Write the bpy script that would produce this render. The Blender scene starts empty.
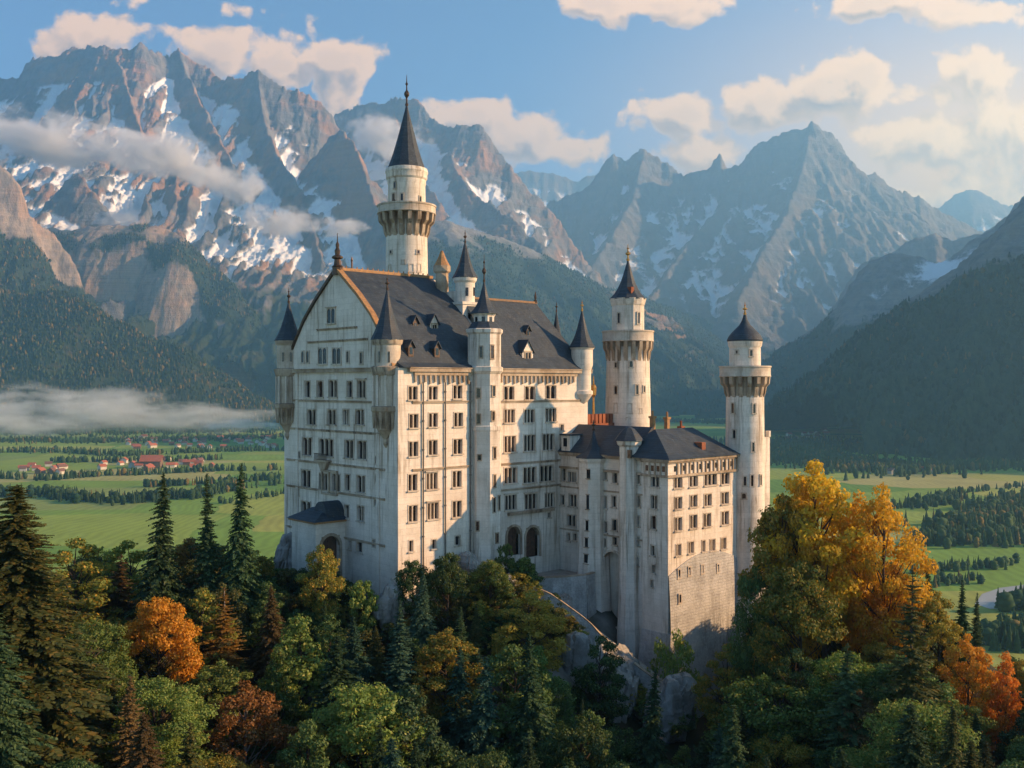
import bpy, bmesh, math, random
import numpy as np
from mathutils import Vector

R = math.radians
random.seed(7)
rng = np.random.default_rng(11)
scn = bpy.context.scene
col = scn.collection

# ------------------------------------------------------------------ camera, sky, sun, exposure
F = 1024 * 35.0 / 36.0                       # focal length in pixels of the 1024 wide frame
cam_data = bpy.data.cameras.new("camera")
cam_data.lens = 35.0
cam_data.sensor_width = 36.0
cam_data.clip_start = 0.5
cam_data.clip_end = 120000.0
cam = bpy.data.objects.new("camera", cam_data)
cam.rotation_euler = (R(90), 0, 0)
col.objects.link(cam)
scn.camera = cam

SUN_EL = R(20.0)
SUN_AZ = R(90.0)                            # clockwise from +Y (the view direction)
sun_vec = Vector((math.sin(SUN_AZ) * math.cos(SUN_EL), math.cos(SUN_AZ) * math.cos(SUN_EL), math.sin(SUN_EL)))
sun_data = bpy.data.lights.new("sun", 'SUN')
sun_data.energy = 5.0
sun_data.angle = R(0.55)
sun_data.color = (1.0, 0.62, 0.32)
sun = bpy.data.objects.new("sun", sun_data)
sun.rotation_euler = sun_vec.to_track_quat('Z', 'Y').to_euler()
sun.location = (0, 0, 4000)
col.objects.link(sun)

scn.view_settings.view_transform = 'Standard'
scn.view_settings.look = 'None'
scn.view_settings.gamma = 1.0
scn.view_settings.use_curve_mapping = False
scn.view_settings.exposure = 1.56
scn.render.engine = 'CYCLES'
cy = scn.cycles
cy.use_denoising = True
cy.max_bounces = 6
cy.diffuse_bounces = 3
cy.glossy_bounces = 2
cy.transmission_bounces = 4
cy.transparent_max_bounces = 8
cy.volume_bounces = 3
cy.volume_max_steps = 256
cy.volume_step_rate = 1.0
cy.sample_clamp_indirect = 6.0

world = bpy.data.worlds.new("World")
scn.world = world
world.use_nodes = True


class NT:
    """A thin helper over a node tree."""
    def __init__(self, tree):
        self.t = tree
    def n(self, kind, **kw):
        nd = self.t.nodes.new(kind)
        for k, v in kw.items():
            setattr(nd, k, v)
        return nd
    def l(self, a, b):
        self.t.links.new(a, b)
    def put(self, sock, v):
        if hasattr(v, 'is_linked') or isinstance(v, bpy.types.NodeSocket):
            self.t.links.new(v, sock)
        else:
            sock.default_value = v
    def math(self, op, a, b=None, c=None, clamp=False):
        nd = self.n('ShaderNodeMath', operation=op, use_clamp=clamp)
        for i, v in enumerate((a, b, c)):
            if v is not None:
                self.put(nd.inputs[i], v)
        return nd.outputs[0]
    def vmath(self, op, a, b=None):
        nd = self.n('ShaderNodeVectorMath', operation=op)
        self.put(nd.inputs[0], a)
        if b is not None:
            self.put(nd.inputs[1], b)
        return nd.outputs[1] if op in ('LENGTH', 'DOT_PRODUCT', 'DISTANCE') else nd.outputs[0]
    def mix(self, fac, a, b, blend='MIX'):
        nd = self.n('ShaderNodeMix', data_type='RGBA', blend_type=blend)
        self.put(nd.inputs[0], fac)
        for s, v in ((nd.inputs[6], a), (nd.inputs[7], b)):
            if isinstance(v, tuple) and len(v) == 3:
                v = (*v, 1.0)
            self.put(s, v)
        return nd.outputs[2]
    def ramp(self, fac, stops, interp='LINEAR'):
        nd = self.n('ShaderNodeValToRGB')
        cr = nd.color_ramp
        cr.interpolation = interp
        while len(cr.elements) < len(stops):
            cr.elements.new(0.5)
        for e, (p, c) in zip(cr.elements, stops):
            e.position = p
            if isinstance(c, (int, float)):
                c = (c, c, c)
            e.color = (*c[:3], 1.0)
        self.put(nd.inputs[0], fac)
        return nd.outputs[0]
    def smooth(self, v, lo, hi):
        nd = self.n('ShaderNodeMapRange', interpolation_type='SMOOTHSTEP')
        self.put(nd.inputs[0], v)
        nd.inputs[1].default_value = lo
        nd.inputs[2].default_value = hi
        return nd.outputs[0]
    def noise(self, vec, scale, detail=4.0, rough=0.55, dist=0.0):
        nd = self.n('ShaderNodeTexNoise')
        if vec is not None:
            self.put(nd.inputs['Vector'], vec)
        nd.inputs['Scale'].default_value = scale
        nd.inputs['Detail'].default_value = detail
        nd.inputs['Roughness'].default_value = rough
        nd.inputs['Distortion'].default_value = dist
        return nd.outputs[0]
    def scale(self, vec, s):
        nd = self.n('ShaderNodeVectorMath', operation='MULTIPLY')
        self.put(nd.inputs[0], vec)
        nd.inputs[1].default_value = s
        return nd.outputs[0]


# the sky: Nishita air as the world; its cumulus clouds stand on a far arc of dome, well beyond the mountains
def Q(px, py):
    return ((px - 512) / F, (384 - py) / F)

# px centre, px radii, strength
CLOUDS = [
    (85, 38, 52, 36, 1.0), (60, 52, 40, 26, 0.9),
    (215, 52, 66, 40, 1.0), (275, 60, 62, 40, 1.0), (330, 55, 55, 34, 1.0), (335, 95, 40, 50, 1.0), (190, 40, 40, 26, 0.9),
    (470, 115, 62, 34, 1.0), (515, 140, 60, 36, 1.0), (575, 155, 52, 30, 0.9),
    (690, 108, 66, 34, 1.05), (760, 106, 96, 40, 1.1), (835, 95, 86, 48, 1.1), (862, 66, 48, 36, 0.95),
    (700, 150, 80, 34, 0.8), (900, 150, 95, 48, 0.9),
    (600, 8, 60, 24, 0.95), (660, 2, 78, 22, 0.95), (700, 12, 40, 18, 0.8),
    (890, 4, 90, 22, 1.0), (960, 14, 90, 26, 1.0),
    (985, 75, 60, 50, 0.95), (1000, 125, 80, 60, 0.95), (940, 95, 30, 16, 0.8), (960, 200, 110, 42, 0.95),
    (240, 8, 90, 16, 0.55), (140, 2, 60, 12, 0.5),
]

SKY_STRENGTH = 0.088

def build_sky():
    t = NT(world.node_tree)
    t.t.nodes.clear()
    sky = t.n('ShaderNodeTexSky', sky_type='NISHITA')
    sky.sun_disc = False
    sky.sun_elevation = SUN_EL
    sky.sun_rotation = SUN_AZ
    sky.altitude = 3500
    sky.air_density = 1.0
    sky.dust_density = 0.25
    sky.ozone_density = 3.5
    bg = t.n('ShaderNodeBackground')
    t.l(t.mix(1.0, sky.outputs[0], (0.93, 0.97, 0.88), 'MULTIPLY'), bg.inputs[0])
    bg.inputs[1].default_value = SKY_STRENGTH
    out = t.n('ShaderNodeOutputWorld')
    t.l(bg.outputs[0], out.inputs[0])

    g = bpy.data.node_groups.new("cloud_density", 'ShaderNodeTree')
    g.interface.new_socket("Vector", in_out='INPUT', socket_type='NodeSocketVector')
    g.interface.new_socket("Density", in_out='OUTPUT', socket_type='NodeSocketFloat')
    k = NT(g)
    gi, go = k.n('NodeGroupInput'), k.n('NodeGroupOutput')
    v = gi.outputs[0]
    warp = k.n('ShaderNodeTexNoise')
    k.l(v, warp.inputs['Vector'])
    warp.inputs['Scale'].default_value = 9.0
    warp.inputs['Detail'].default_value = 3.0
    wv = k.vmath('SUBTRACT', warp.outputs['Color'], (0.5, 0.5, 0.5))
    vw = k.vmath('ADD', v, k.scale(wv, (0.05, 0.03, 0.0)))
    acc = None
    for (px, py, rx, ry, s) in CLOUDS:
        c = Q(px, py)
        d = k.vmath('SUBTRACT', vw, (c[0], c[1], 0.0))
        ln = k.vmath('LENGTH', k.scale(d, (F / rx, F / ry, 0.0)))
        val = k.math('MULTIPLY', k.math('SUBTRACT', 1.18, ln), s)
        if acc is None:
            acc = val
        else:
            nd = k.n('ShaderNodeMath', operation='SMOOTH_MAX')
            k.l(acc, nd.inputs[0]); k.l(val, nd.inputs[1])
            nd.inputs[2].default_value = 0.25
            acc = nd.outputs[0]
    vor = k.n('ShaderNodeTexVoronoi', feature='SMOOTH_F1')
    k.l(vw, vor.inputs['Vector'])
    vor.inputs['Scale'].default_value = 24.0
    vor.inputs['Smoothness'].default_value = 0.5
    vor.inputs['Detail'].default_value = 2.0
    vor.inputs['Roughness'].default_value = 0.6
    fb = k.noise(vw, 11.0, 10.0, 0.66)
    acc = k.math('MAXIMUM', acc, -0.8)
    d1 = k.math('MULTIPLY_ADD', k.math('SUBTRACT', fb, 0.5), 2.0, acc)
    d2 = k.math('MULTIPLY_ADD', k.math('SUBTRACT', 0.42, vor.outputs['Distance']), 0.6, d1)
    k.l(d2, go.inputs[0])

    m = bpy.data.materials.new("cloud_bank_sky")
    m.use_nodes = True
    m.cycles.emission_sampling = 'NONE'
    t = NT(m.node_tree)
    t.t.nodes.clear()
    tc = t.n('ShaderNodeTexCoord')
    sep = t.n('ShaderNodeSeparateXYZ')
    t.l(tc.outputs['Object'], sep.inputs[0])
    q = t.n('ShaderNodeCombineXYZ')
    t.l(t.math('DIVIDE', sep.outputs[0], sep.outputs[1]), q.inputs[0])
    t.l(t.math('DIVIDE', sep.outputs[2], sep.outputs[1]), q.inputs[1])
    def dens(vec):
        nd = t.n('ShaderNodeGroup')
        nd.node_tree = g
        t.l(vec, nd.inputs[0])
        return nd.outputs[0]
    D0 = dens(q.outputs[0])
    D1 = dens(t.vmath('ADD', q.outputs[0], (0.016, 0.019, 0.0)))
    cover = t.smooth(D0, 0.0, 0.30)
    light = t.math('MULTIPLY_ADD', t.math('SUBTRACT', D0, D1), 2.1, 0.40, clamp=True)  # sunlit and shaded cloud sides, painted into the emission by a density offset
    thin = t.math('SUBTRACT', 1.0, t.smooth(D0, 0.05, 0.8))
    light = t.math('MULTIPLY_ADD', thin, 0.42, t.math('MULTIPLY', light, 0.85), clamp=True)
    gx = Q(1060, 190)
    dg = t.vmath('SUBTRACT', q.outputs[0], (gx[0], gx[1], 0.0))
    glow = t.math('SUBTRACT', 1.0, t.math('MINIMUM', t.vmath('LENGTH', t.scale(dg, (1.55, 3.0, 0.0))), 1.0))
    glow = t.math('MULTIPLY', glow, glow)  # warm glow towards the sun, painted into the dome's emission
    lit = t.mix(t.math('MULTIPLY', glow, 1.6, clamp=True), (7.0, 4.3, 2.5), (9.6, 6.0, 2.9))
    cc = t.mix(light, t.mix(t.math('MULTIPLY', glow, 2.2, clamp=True), (1.7, 1.45, 1.5), (3.6, 2.6, 1.9)), lit)
    ga = t.math('MULTIPLY', glow, 1.5, clamp=True)
    full = t.mix(cover, (8.5, 5.0, 2.3), cc)
    alpha = t.math('SUBTRACT', 1.0, t.math('MULTIPLY', t.math('SUBTRACT', 1.0, t.math('MULTIPLY', cover, 0.95)), t.math('SUBTRACT', 1.0, ga)))
    em = t.n('ShaderNodeEmission')
    t.l(full, em.inputs[0])
    em.inputs[1].default_value = 0.078
    tr = t.n('ShaderNodeBsdfTransparent')
    mx = t.n('ShaderNodeMixShader')
    t.l(alpha, mx.inputs[0]); t.l(tr.outputs[0], mx.inputs[1]); t.l(em.outputs[0], mx.inputs[2])
    t.l(mx.outputs[0], t.n('ShaderNodeOutputMaterial').inputs[0])
    vs, fs = [], []
    na, ne = 40, 20
    RD = 60000.0
    for j in range(ne + 1):
        e = R(-1 + 46 * j / ne)
        for i in range(na + 1):
            a = R(-58 + 116 * i / na)
            vs.append((RD * math.sin(a) * math.cos(e), RD * math.cos(a) * math.cos(e), RD * math.sin(e)))
    for j in range(ne):
        for i in range(na):
            b = j * (na + 1) + i
            fs.append((b, b + 1, b + na + 2, b + na + 1))
    me = bpy.data.meshes.new("sky")
    me.from_pydata(vs, [], fs)
    me.materials.append(m)
    o = bpy.data.objects.new("sky", me)
    col.objects.link(o)
    o['kind'] = 'structure'
build_sky()

# ------------------------------------------------------------------ helpers
def tag(o, label=None, cat=None, group=None, kind=None):
    if label: o['label'] = label
    if cat: o['category'] = cat
    if group: o['group'] = group
    if kind: o['kind'] = kind
    return o

def P(px, py, Y):
    """The point at depth Y metres that the photograph shows at (px, py)."""
    return Vector(((px - 512) / F * Y, Y, (384 - py) / F * Y))

def link(name, me, parent=None):
    o = bpy.data.objects.new(name, me)
    col.objects.link(o)
    if parent: o.parent = parent
    return o

def np_mesh(name, verts, faces, mat, parent=None, smooth=False, attrs=None):
    """verts (n,3) array, faces (m,k) array of equal-sized faces."""
    verts = np.asarray(verts, dtype=np.float32)
    faces = np.asarray(faces, dtype=np.int32)
    me = bpy.data.meshes.new(name)
    me.vertices.add(len(verts))
    me.vertices.foreach_set('co', verts.ravel())
    m, k = faces.shape
    me.loops.add(m * k)
    me.loops.foreach_set('vertex_index', faces.ravel())
    me.polygons.add(m)
    me.polygons.foreach_set('loop_start', np.arange(0, m * k, k, dtype=np.int32))
    me.polygons.foreach_set('loop_total', np.full(m, k, dtype=np.int32))
    if smooth:
        me.polygons.foreach_set('use_smooth', np.ones(m, dtype=bool))
    for an, av in (attrs or {}).items():
        a = me.attributes.new(an, 'FLOAT', 'POINT')
        a.data.foreach_set('value', np.asarray(av, dtype=np.float32).ravel())
    me.update(calc_edges=True)
    me.validate()
    if mat: me.materials.append(mat)
    return link(name, me, parent)

# numpy gradient noise
def _hash(ix, iy, seed):
    h = (ix.astype(np.int64) * 374761393 + iy.astype(np.int64) * 668265263 + seed * 974634777) & 0xFFFFFFFF
    h = ((h ^ (h >> 13)) * 1274126177) & 0xFFFFFFFF
    h = ((h ^ (h >> 16)) * 2246822519) & 0xFFFFFFFF
    return ((h ^ (h >> 15)) & 0xFFFF) / 65535.0 * (2 * np.pi)

def pnoise(x, y, seed=0):
    ix, iy = np.floor(x), np.floor(y)
    fx, fy = x - ix, y - iy
    u, v = fx * fx * fx * (fx * (fx * 6 - 15) + 10), fy * fy * fy * (fy * (fy * 6 - 15) + 10)
    def g(dx, dy):
        a = _hash(ix + dx, iy + dy, seed)
        return np.cos(a) * (fx - dx) + np.sin(a) * (fy - dy)
    n0 = g(0, 0) * (1 - u) + g(1, 0) * u
    n1 = g(0, 1) * (1 - u) + g(1, 1) * u
    return (n0 * (1 - v) + n1 * v) * 1.41

def fbm(x, y, octs=5, seed=0, gain=0.5):
    a, s, t = 1.0, 0.0, 0.0
    for i in range(octs):
        s = s + a * pnoise(x * 2 ** i, y * 2 ** i, seed + i)
        t += a
        a *= gain
    return s / t

def ridged(x, y, octs=5, seed=0, gain=0.5):
    a, s, t = 1.0, 0.0, 0.0
    for i in range(octs):
        s = s + a * (1 - np.abs(pnoise(x * 2 ** i, y * 2 ** i, seed + i)) * 1.6)
        t += a
        a *= gain
    return s / t

def sstep(a, b, x):
    t = np.clip((x - a) / (b - a), 0, 1)
    return t * t * (3 - 2 * t)

# the castle's own frame: origin at the near corner of the palace, u along the long sunny front, v along the gable front
CA = R(42.5)
CY0 = 135.0
CX0 = (398 - 512) / F * CY0
cu, su = math.cos(CA), math.sin(CA)
def to_world(u, v, z=0.0):
    return Vector((CX0 + cu * u - su * v, CY0 + su * u + cu * v, z))
def to_local(x, y):
    dx, dy = x - CX0, y - CY0
    return (cu * dx + su * dy, -su * dx + cu * dy)
CAM_L = Vector((*to_local(0, 0), 0.0))
def ray_l(px, py):
    d = ((px - 512) / F, 1.0, (384 - py) / F)
    return Vector((cu * d[0] + su * d[1], -su * d[0] + cu * d[1], d[2]))
def hit_plane(px, py, p0, n):
    d = ray_l(px, py)
    p0, n = Vector(p0), Vector(n)
    t = (p0 - CAM_L).dot(n) / d.dot(n)
    return CAM_L + d * t
def hit_cyl(px, py, c, r):
    d = ray_l(px, py)
    o = Vector((CAM_L.x - c[0], CAM_L.y - c[1]))
    dd = Vector((d.x, d.y))
    a, b, cc = dd.dot(dd), 2 * o.dot(dd), o.dot(o) - r * r
    disc = max(b * b - 4 * a * cc, 0.0)
    t = (-b - math.sqrt(disc)) / (2 * a)
    p = CAM_L + d * t
    n = Vector((p.x - c[0], p.y - c[1], 0)).normalized()
    return p, n
def zpx(py, u, v):
    """Height of pixel row py at the local point (u, v)."""
    return (384 - py) / F * to_world(u, v).y

class Plane:
    """A vertical wall plane: origin (u,v), direction along the wall, outward normal."""
    def __init__(self, o, d, n):
        self.o, self.d, self.n = Vector((*o, 0)), Vector((*d, 0)).normalized(), Vector((*n, 0)).normalized()
    def p(self, s, z, out=0.0):
        q = self.o + self.d * s + self.n * out
        return Vector((q.x, q.y, z))
    def px(self, x, y):
        h = hit_plane(x, y, self.o, self.n)
        return (h - self.o).dot(self.d), h.z
    def width(self, x, y, wpx):
        return abs(self.px(x + wpx / 2, y)[0] - self.px(x - wpx / 2, y)[0])

class MB:
    """Collects shapes and links them as ONE mesh object."""
    def __init__(self):
        self.v, self.f = [], []
    def poly(self, pts):
        b = len(self.v)
        self.v += [tuple(p) for p in pts]
        self.f.append(tuple(range(b, b + len(pts))))
    def hexa(self, p):
        b = len(self.v)
        self.v += [tuple(q) for q in p]
        for q in ((0, 3, 2, 1), (4, 5, 6, 7), (0, 1, 5, 4), (1, 2, 6, 5), (2, 3, 7, 6), (3, 0, 4, 7)):
            self.f.append(tuple(b + i for i in q))
    def box(self, u0, u1, v0, v1, z0, z1):
        self.hexa([(u0, v0, z0), (u1, v0, z0), (u1, v1, z0), (u0, v1, z0), (u0, v0, z1), (u1, v0, z1), (u1, v1, z1), (u0, v1, z1)])
    def pbox(self, pl, s0, s1, z0, z1, d0, d1):
        self.hexa([pl.p(s0, z0, d0), pl.p(s1, z0, d0), pl.p(s1, z0, d1), pl.p(s0, z0, d1),
                   pl.p(s0, z1, d0), pl.p(s1, z1, d0), pl.p(s1, z1, d1), pl.p(s0, z1, d1)])
    def prism(self, pts, vec):
        """A flat polygon pushed along vec."""
        b, n = len(self.v), len(pts)
        vec = Vector(vec)
        self.v += [tuple(Vector(p)) for p in pts] + [tuple(Vector(p) + vec) for p in pts]
        self.f.append(tuple(range(b, b + n)))
        self.f.append(tuple(range(b + 2 * n - 1, b + n - 1, -1)))
        for i in range(n):
            j = (i + 1) % n
            self.f.append((b + i, b + j, b + n + j, b + n + i))
    def lathe(self, c, prof, seg=24, rot=0.0, a0=0.0, a1=2 * math.pi):
        b = len(self.v)
        full = abs(a1 - a0 - 2 * math.pi) < 1e-6
        cnt = seg if full else seg + 1
        for (r, z) in prof:
            for i in range(cnt):
                a = rot + a0 + (a1 - a0) * i / seg
                self.v.append((c[0] + r * math.cos(a), c[1] + r * math.sin(a), z))
        for k in range(len(prof) - 1):
            for i in range(seg):
                j = (i + 1) % cnt
                self.f.append((b + k * cnt + i, b + k * cnt + j, b + (k + 1) * cnt + j, b + (k + 1) * cnt + i))
        if full:
            self.f.append(tuple(b + i for i in range(cnt - 1, -1, -1)))
            self.f.append(tuple(b + (len(prof) - 1) * cnt + i for i in range(cnt)))
    def tube(self, p0, p1, r0, r1=None, seg=6):
        p0, p1 = Vector(p0), Vector(p1)
        r1 = r0 if r1 is None else r1
        d = (p1 - p0).normalized()
        a = d.orthogonal().normalized()
        bb = d.cross(a)
        b = len(self.v)
        for (p, r) in ((p0, r0), (p1, r1)):
            for i in range(seg):
                t = 2 * math.pi * i / seg
                self.v.append(tuple(p + a * (r * math.cos(t)) + bb * (r * math.sin(t))))
        for i in range(seg):
            j = (i + 1) % seg
            self.f.append((b + i, b + j, b + seg + j, b + seg + i))
        self.f.append(tuple(b + i for i in range(seg - 1, -1, -1)))
        self.f.append(tuple(b + seg + i for i in range(seg)))
    def build(self, name, mat, parent=None, smooth=0):
        """parent: the thing or part this belongs to; vertices are given in the castle frame and stored relative to the thing."""
        org = Vector((0, 0, 0))
        r = parent
        while r is not None and r.parent: r = r.parent
        if r is not None and 'org' in ORG.get(r.name, {}): org = ORG[r.name]['org']
        me = bpy.data.meshes.new(name)
        me.from_pydata([tuple(Vector(q) - org) for q in self.v], [], self.f)
        bm = bmesh.new()
        bm.from_mesh(me)
        bmesh.ops.remove_doubles(bm, verts=bm.verts, dist=0.0005)
        bmesh.ops.recalc_face_normals(bm, faces=bm.faces)
        bm.to_mesh(me)
        bm.free()
        if smooth:
            me.polygons.foreach_set('use_smooth', np.ones(len(me.polygons), dtype=bool))
            me.set_sharp_from_angle(angle=R(smooth))
        me.materials.append(mat)
        return link(name, me, parent)

ORG = {}
def castle_thing(name, org, label, cat, group=None):
    """An Empty at the base of one building of the castle, turned into the castle frame."""
    o = bpy.data.objects.new(name, None)
    col.objects.link(o)
    o.location = to_world(*org)
    o.rotation_euler = (0, 0, CA)
    ORG[o.name] = {'org': Vector(org)}
    return tag(o, label, cat, group)

# ------------------------------------------------------------------ materials
def new_mat(name):
    m = bpy.data.materials.new(name)
    m.use_nodes = True
    t = NT(m.node_tree)
    b = t.t.nodes['Principled BSDF']
    return m, t, b

def obj_coords(t):
    return t.n('ShaderNodeTexCoord').outputs['Object']

def mat_stone(name, c0, c1, stain, row=0.5, joint=0.35, rough=0.85, bump=0.35, stain_amt=0.6, mottle=0.35):
    m, t, b = new_mat(name)
    o = obj_coords(t)
    s = t.n('ShaderNodeSeparateXYZ'); t.l(o, s.inputs[0])
    w = t.n('ShaderNodeCombineXYZ')
    t.l(t.math('ADD', s.outputs[0], s.outputs[1]), w.inputs[0]); t.l(s.outputs[2], w.inputs[1])
    br = t.n('ShaderNodeTexBrick')
    t.l(w.outputs[0], br.inputs['Vector'])
    br.inputs['Scale'].default_value = 1.0
    br.inputs['Brick Width'].default_value = row * 2.3
    br.inputs['Row Height'].default_value = row
    br.inputs['Mortar Size'].default_value = 0.035
    br.inputs['Mortar Smooth'].default_value = 0.4
    br.inputs['Color1'].default_value = (1, 1, 1, 1)
    br.inputs['Color2'].default_value = (0.80, 0.80, 0.80, 1)
    br.inputs['Mortar'].default_value = (0.55, 0.55, 0.55, 1)
    big = t.noise(o, 0.30, 7.0, 0.68)
    colr = t.mix(t.smooth(big, 0.35, 0.68), c0, c1)
    colr = t.mix(joint, colr, br.outputs['Color'], 'MULTIPLY')
    streak = t.noise(t.scale(o, (1.5, 1.5, 0.10)), 1.0, 6.0, 0.65, 0.4)
    patch = t.noise(o, 0.09, 3.0, 0.5)
    st = t.math('MULTIPLY', t.smooth(streak, 0.46, 0.66), t.smooth(patch, 0.35, 0.65))
    colr = t.mix(t.math('MULTIPLY', st, stain_amt), colr, stain)
    fine = t.noise(o, 3.5, 6.0, 0.7)
    colr = t.mix(mottle, colr, t.ramp(fine, [(0.25, 0.55), (0.7, 1.05)]), 'MULTIPLY')
    t.l(colr, b.inputs['Base Color'])
    b.inputs['Roughness'].default_value = rough
    b.inputs['Specular IOR Level'].default_value = 0.25
    bp = t.n('ShaderNodeBump')
    bp.inputs['Strength'].default_value = bump
    bp.inputs['Distance'].default_value = 0.08
    hgt = t.math('MULTIPLY_ADD', fine, 0.7, t.math('MULTIPLY', br.outputs['Fac'], -0.5))
    t.l(hgt, bp.inputs['Height'])
    t.l(bp.outputs[0], b.inputs['Normal'])
    return m

def mat_slate(name, c0, c1):
    m, t, b = new_mat(name)
    o = obj_coords(t)
    s = t.n('ShaderNodeSeparateXYZ'); t.l(o, s.inputs[0])
    w = t.n('ShaderNodeCombineXYZ')
    t.l(t.math('ADD', s.outputs[0], t.math('MULTIPLY', s.outputs[1], 0.35)), w.inputs[0]); t.l(s.outputs[2], w.inputs[1])
    br = t.n('ShaderNodeTexBrick')
    t.l(w.outputs[0], br.inputs['Vector'])
    br.inputs['Scale'].default_value = 1.0
    br.inputs['Brick Width'].default_value = 0.42
    br.inputs['Row Height'].default_value = 0.30
    br.inputs['Mortar Size'].default_value = 0.02
    br.inputs['Color1'].default_value = (1, 1, 1, 1)
    br.inputs['Color2'].default_value = (0.55, 0.55, 0.55, 1)
    br.inputs['Mortar'].default_value = (0.25, 0.25, 0.25, 1)
    n = t.noise(o, 0.5, 6.0, 0.65)
    c = t.mix(t.smooth(n, 0.3, 0.7), c0, c1)
    streak = t.noise(t.scale(o, (1.2, 1.2, 0.15)), 1.0, 5.0, 0.6)
    c = t.mix(t.math('MULTIPLY', t.smooth(streak, 0.5, 0.75), 0.5), c, (0.075, 0.07, 0.06))
    c = t.mix(t.math('MULTIPLY', t.smooth(t.noise(o, 1.7, 8.0, 0.75), 0.56, 0.70), 0.55), c, (0.16, 0.155, 0.13))
    c = t.mix(0.7, c, br.outputs['Color'], 'MULTIPLY')
    t.l(c, b.inputs['Base Color'])
    t.l(t.ramp(n, [(0.3, 0.5), (0.7, 0.75)]), b.inputs['Roughness'])
    b.inputs['Specular IOR Level'].default_value = 0.35
    bp = t.n('ShaderNodeBump')
    bp.inputs['Strength'].default_value = 0.5
    bp.inputs['Distance'].default_value = 0.05
    t.l(t.math('MULTIPLY_ADD', n, 0.3, t.math('MULTIPLY', br.outputs['Fac'], -0.6)), bp.inputs['Height'])
    t.l(bp.outputs[0], b.inputs['Normal'])
    return m

def mat_plain(name, c0, c1=None, rough=0.6, metal=0.0, scale=2.0, spec=0.4):
    m, t, b = new_mat(name)
    c1 = c1 or tuple(x * 0.6 for x in c0)
    n = t.noise(obj_coords(t), scale, 6.0, 0.65)
    t.l(t.mix(t.smooth(n, 0.3, 0.7), c0, c1), b.inputs['Base Color'])
    b.inputs['Roughness'].default_value = rough
    b.inputs['Metallic'].default_value = metal
    b.inputs['Specular IOR Level'].default_value = spec
    return m

def mat_glass():
    m, t, b = new_mat("window_glass")
    oi = t.n('ShaderNodeObjectInfo')
    c = t.ramp(oi.outputs['Random'], [(0.0, (0.010, 0.012, 0.016)), (0.45, (0.016, 0.016, 0.018)), (0.62, (0.07, 0.034, 0.018)), (0.8, (0.03, 0.034, 0.042)), (1.0, (0.10, 0.075, 0.05))])
    n = t.noise(obj_coords(t), 1.6, 3.0, 0.6)
    c = t.mix(t.smooth(n, 0.35, 0.7), c, (0.008, 0.008, 0.010))
    t.l(c, b.inputs['Base Color'])
    b.inputs['Roughness'].default_value = 0.09
    b.inputs['Specular IOR Level'].default_value = 0.45
    bp = t.n('ShaderNodeBump'); bp.inputs['Strength'].default_value = 0.1
    t.l(n, bp.inputs['Height']); t.l(bp.outputs[0], b.inputs['Normal'])
    return m

def mat_leaf(name, c0, c1, c2=None, trans=0.35, scale=0.35):
    """c0 and c1 mix by clump, c2 is the odd leaf."""
    m, t, b = new_mat(name)
    o = obj_coords(t)
    gi = t.n('ShaderNodeNewGeometry')
    oi = t.n('ShaderNodeObjectInfo')
    off = t.n('ShaderNodeCombineXYZ')
    t.l(t.math('MULTIPLY', oi.outputs['Random'], 50.0), off.inputs[0])
    n = t.noise(t.vmath('ADD', o, off.outputs[0]), scale, 4.0, 0.6)
    n2 = t.math('MULTIPLY_ADD', t.math('SUBTRACT', gi.outputs['Random Per Island'], 0.5), 0.35, n)
    c = t.mix(t.smooth(n2, 0.36, 0.62), c0, c1)
    if c2:
        c = t.mix(t.math('MULTIPLY', t.math('GREATER_THAN', gi.outputs['Random Per Island'], 0.86), 0.8), c, c2)
    hs = t.n('ShaderNodeHueSaturation')
    t.l(t.math('MULTIPLY_ADD', oi.outputs['Random'], 0.024, 0.488), hs.inputs['Hue'])
    t.l(t.math('MULTIPLY_ADD', t.math('FRACT', t.math('MULTIPLY', oi.outputs['Random'], 7.3)), 0.5, 0.75), hs.inputs['Value'])
    t.l(c, hs.inputs['Color'])
    c = hs.outputs[0]
    t.t.nodes.remove(b)
    df = t.n('ShaderNodeBsdfDiffuse'); t.l(c, df.inputs[0])
    tr = t.n('ShaderNodeBsdfTranslucent'); t.l(c, tr.inputs[0])
    gl = t.n('ShaderNodeBsdfGlossy'); gl.inputs['Roughness'].default_value = 0.55
    gl.inputs[0].default_value = (0.5, 0.5, 0.5, 1)
    m1 = t.n('ShaderNodeMixShader'); m1.inputs[0].default_value = trans
    t.l(df.outputs[0], m1.inputs[1]); t.l(tr.outputs[0], m1.inputs[2])
    m2 = t.n('ShaderNodeMixShader'); m2.inputs[0].default_value = 0.03
    t.l(m1.outputs[0], m2.inputs[1]); t.l(gl.outputs[0], m2.inputs[2])
    t.l(m2.outputs[0], t.t.nodes['Material Output'].inputs[0])
    return m

M = {}
M['wall'] = mat_stone("pale_limestone", (0.80, 0.71, 0.60), (0.66, 0.57, 0.46), (0.24, 0.17, 0.11), row=0.85, joint=0.36, stain_amt=0.8)
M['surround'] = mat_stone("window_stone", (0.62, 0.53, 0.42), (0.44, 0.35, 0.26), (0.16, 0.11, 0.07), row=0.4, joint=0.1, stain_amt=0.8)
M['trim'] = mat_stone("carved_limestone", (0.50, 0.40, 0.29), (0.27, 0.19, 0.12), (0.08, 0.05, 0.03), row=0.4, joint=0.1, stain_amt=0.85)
M['base'] = mat_stone("rough_foundation_stone", (0.62, 0.59, 0.54), (0.40, 0.38, 0.35), (0.15, 0.14, 0.11), row=0.42, joint=0.13, bump=1.0, mottle=0.9)
M['slate'] = mat_slate("blue_slate", (0.028, 0.041, 0.058), (0.055, 0.074, 0.092))
M['glass'] = mat_glass()
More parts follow.
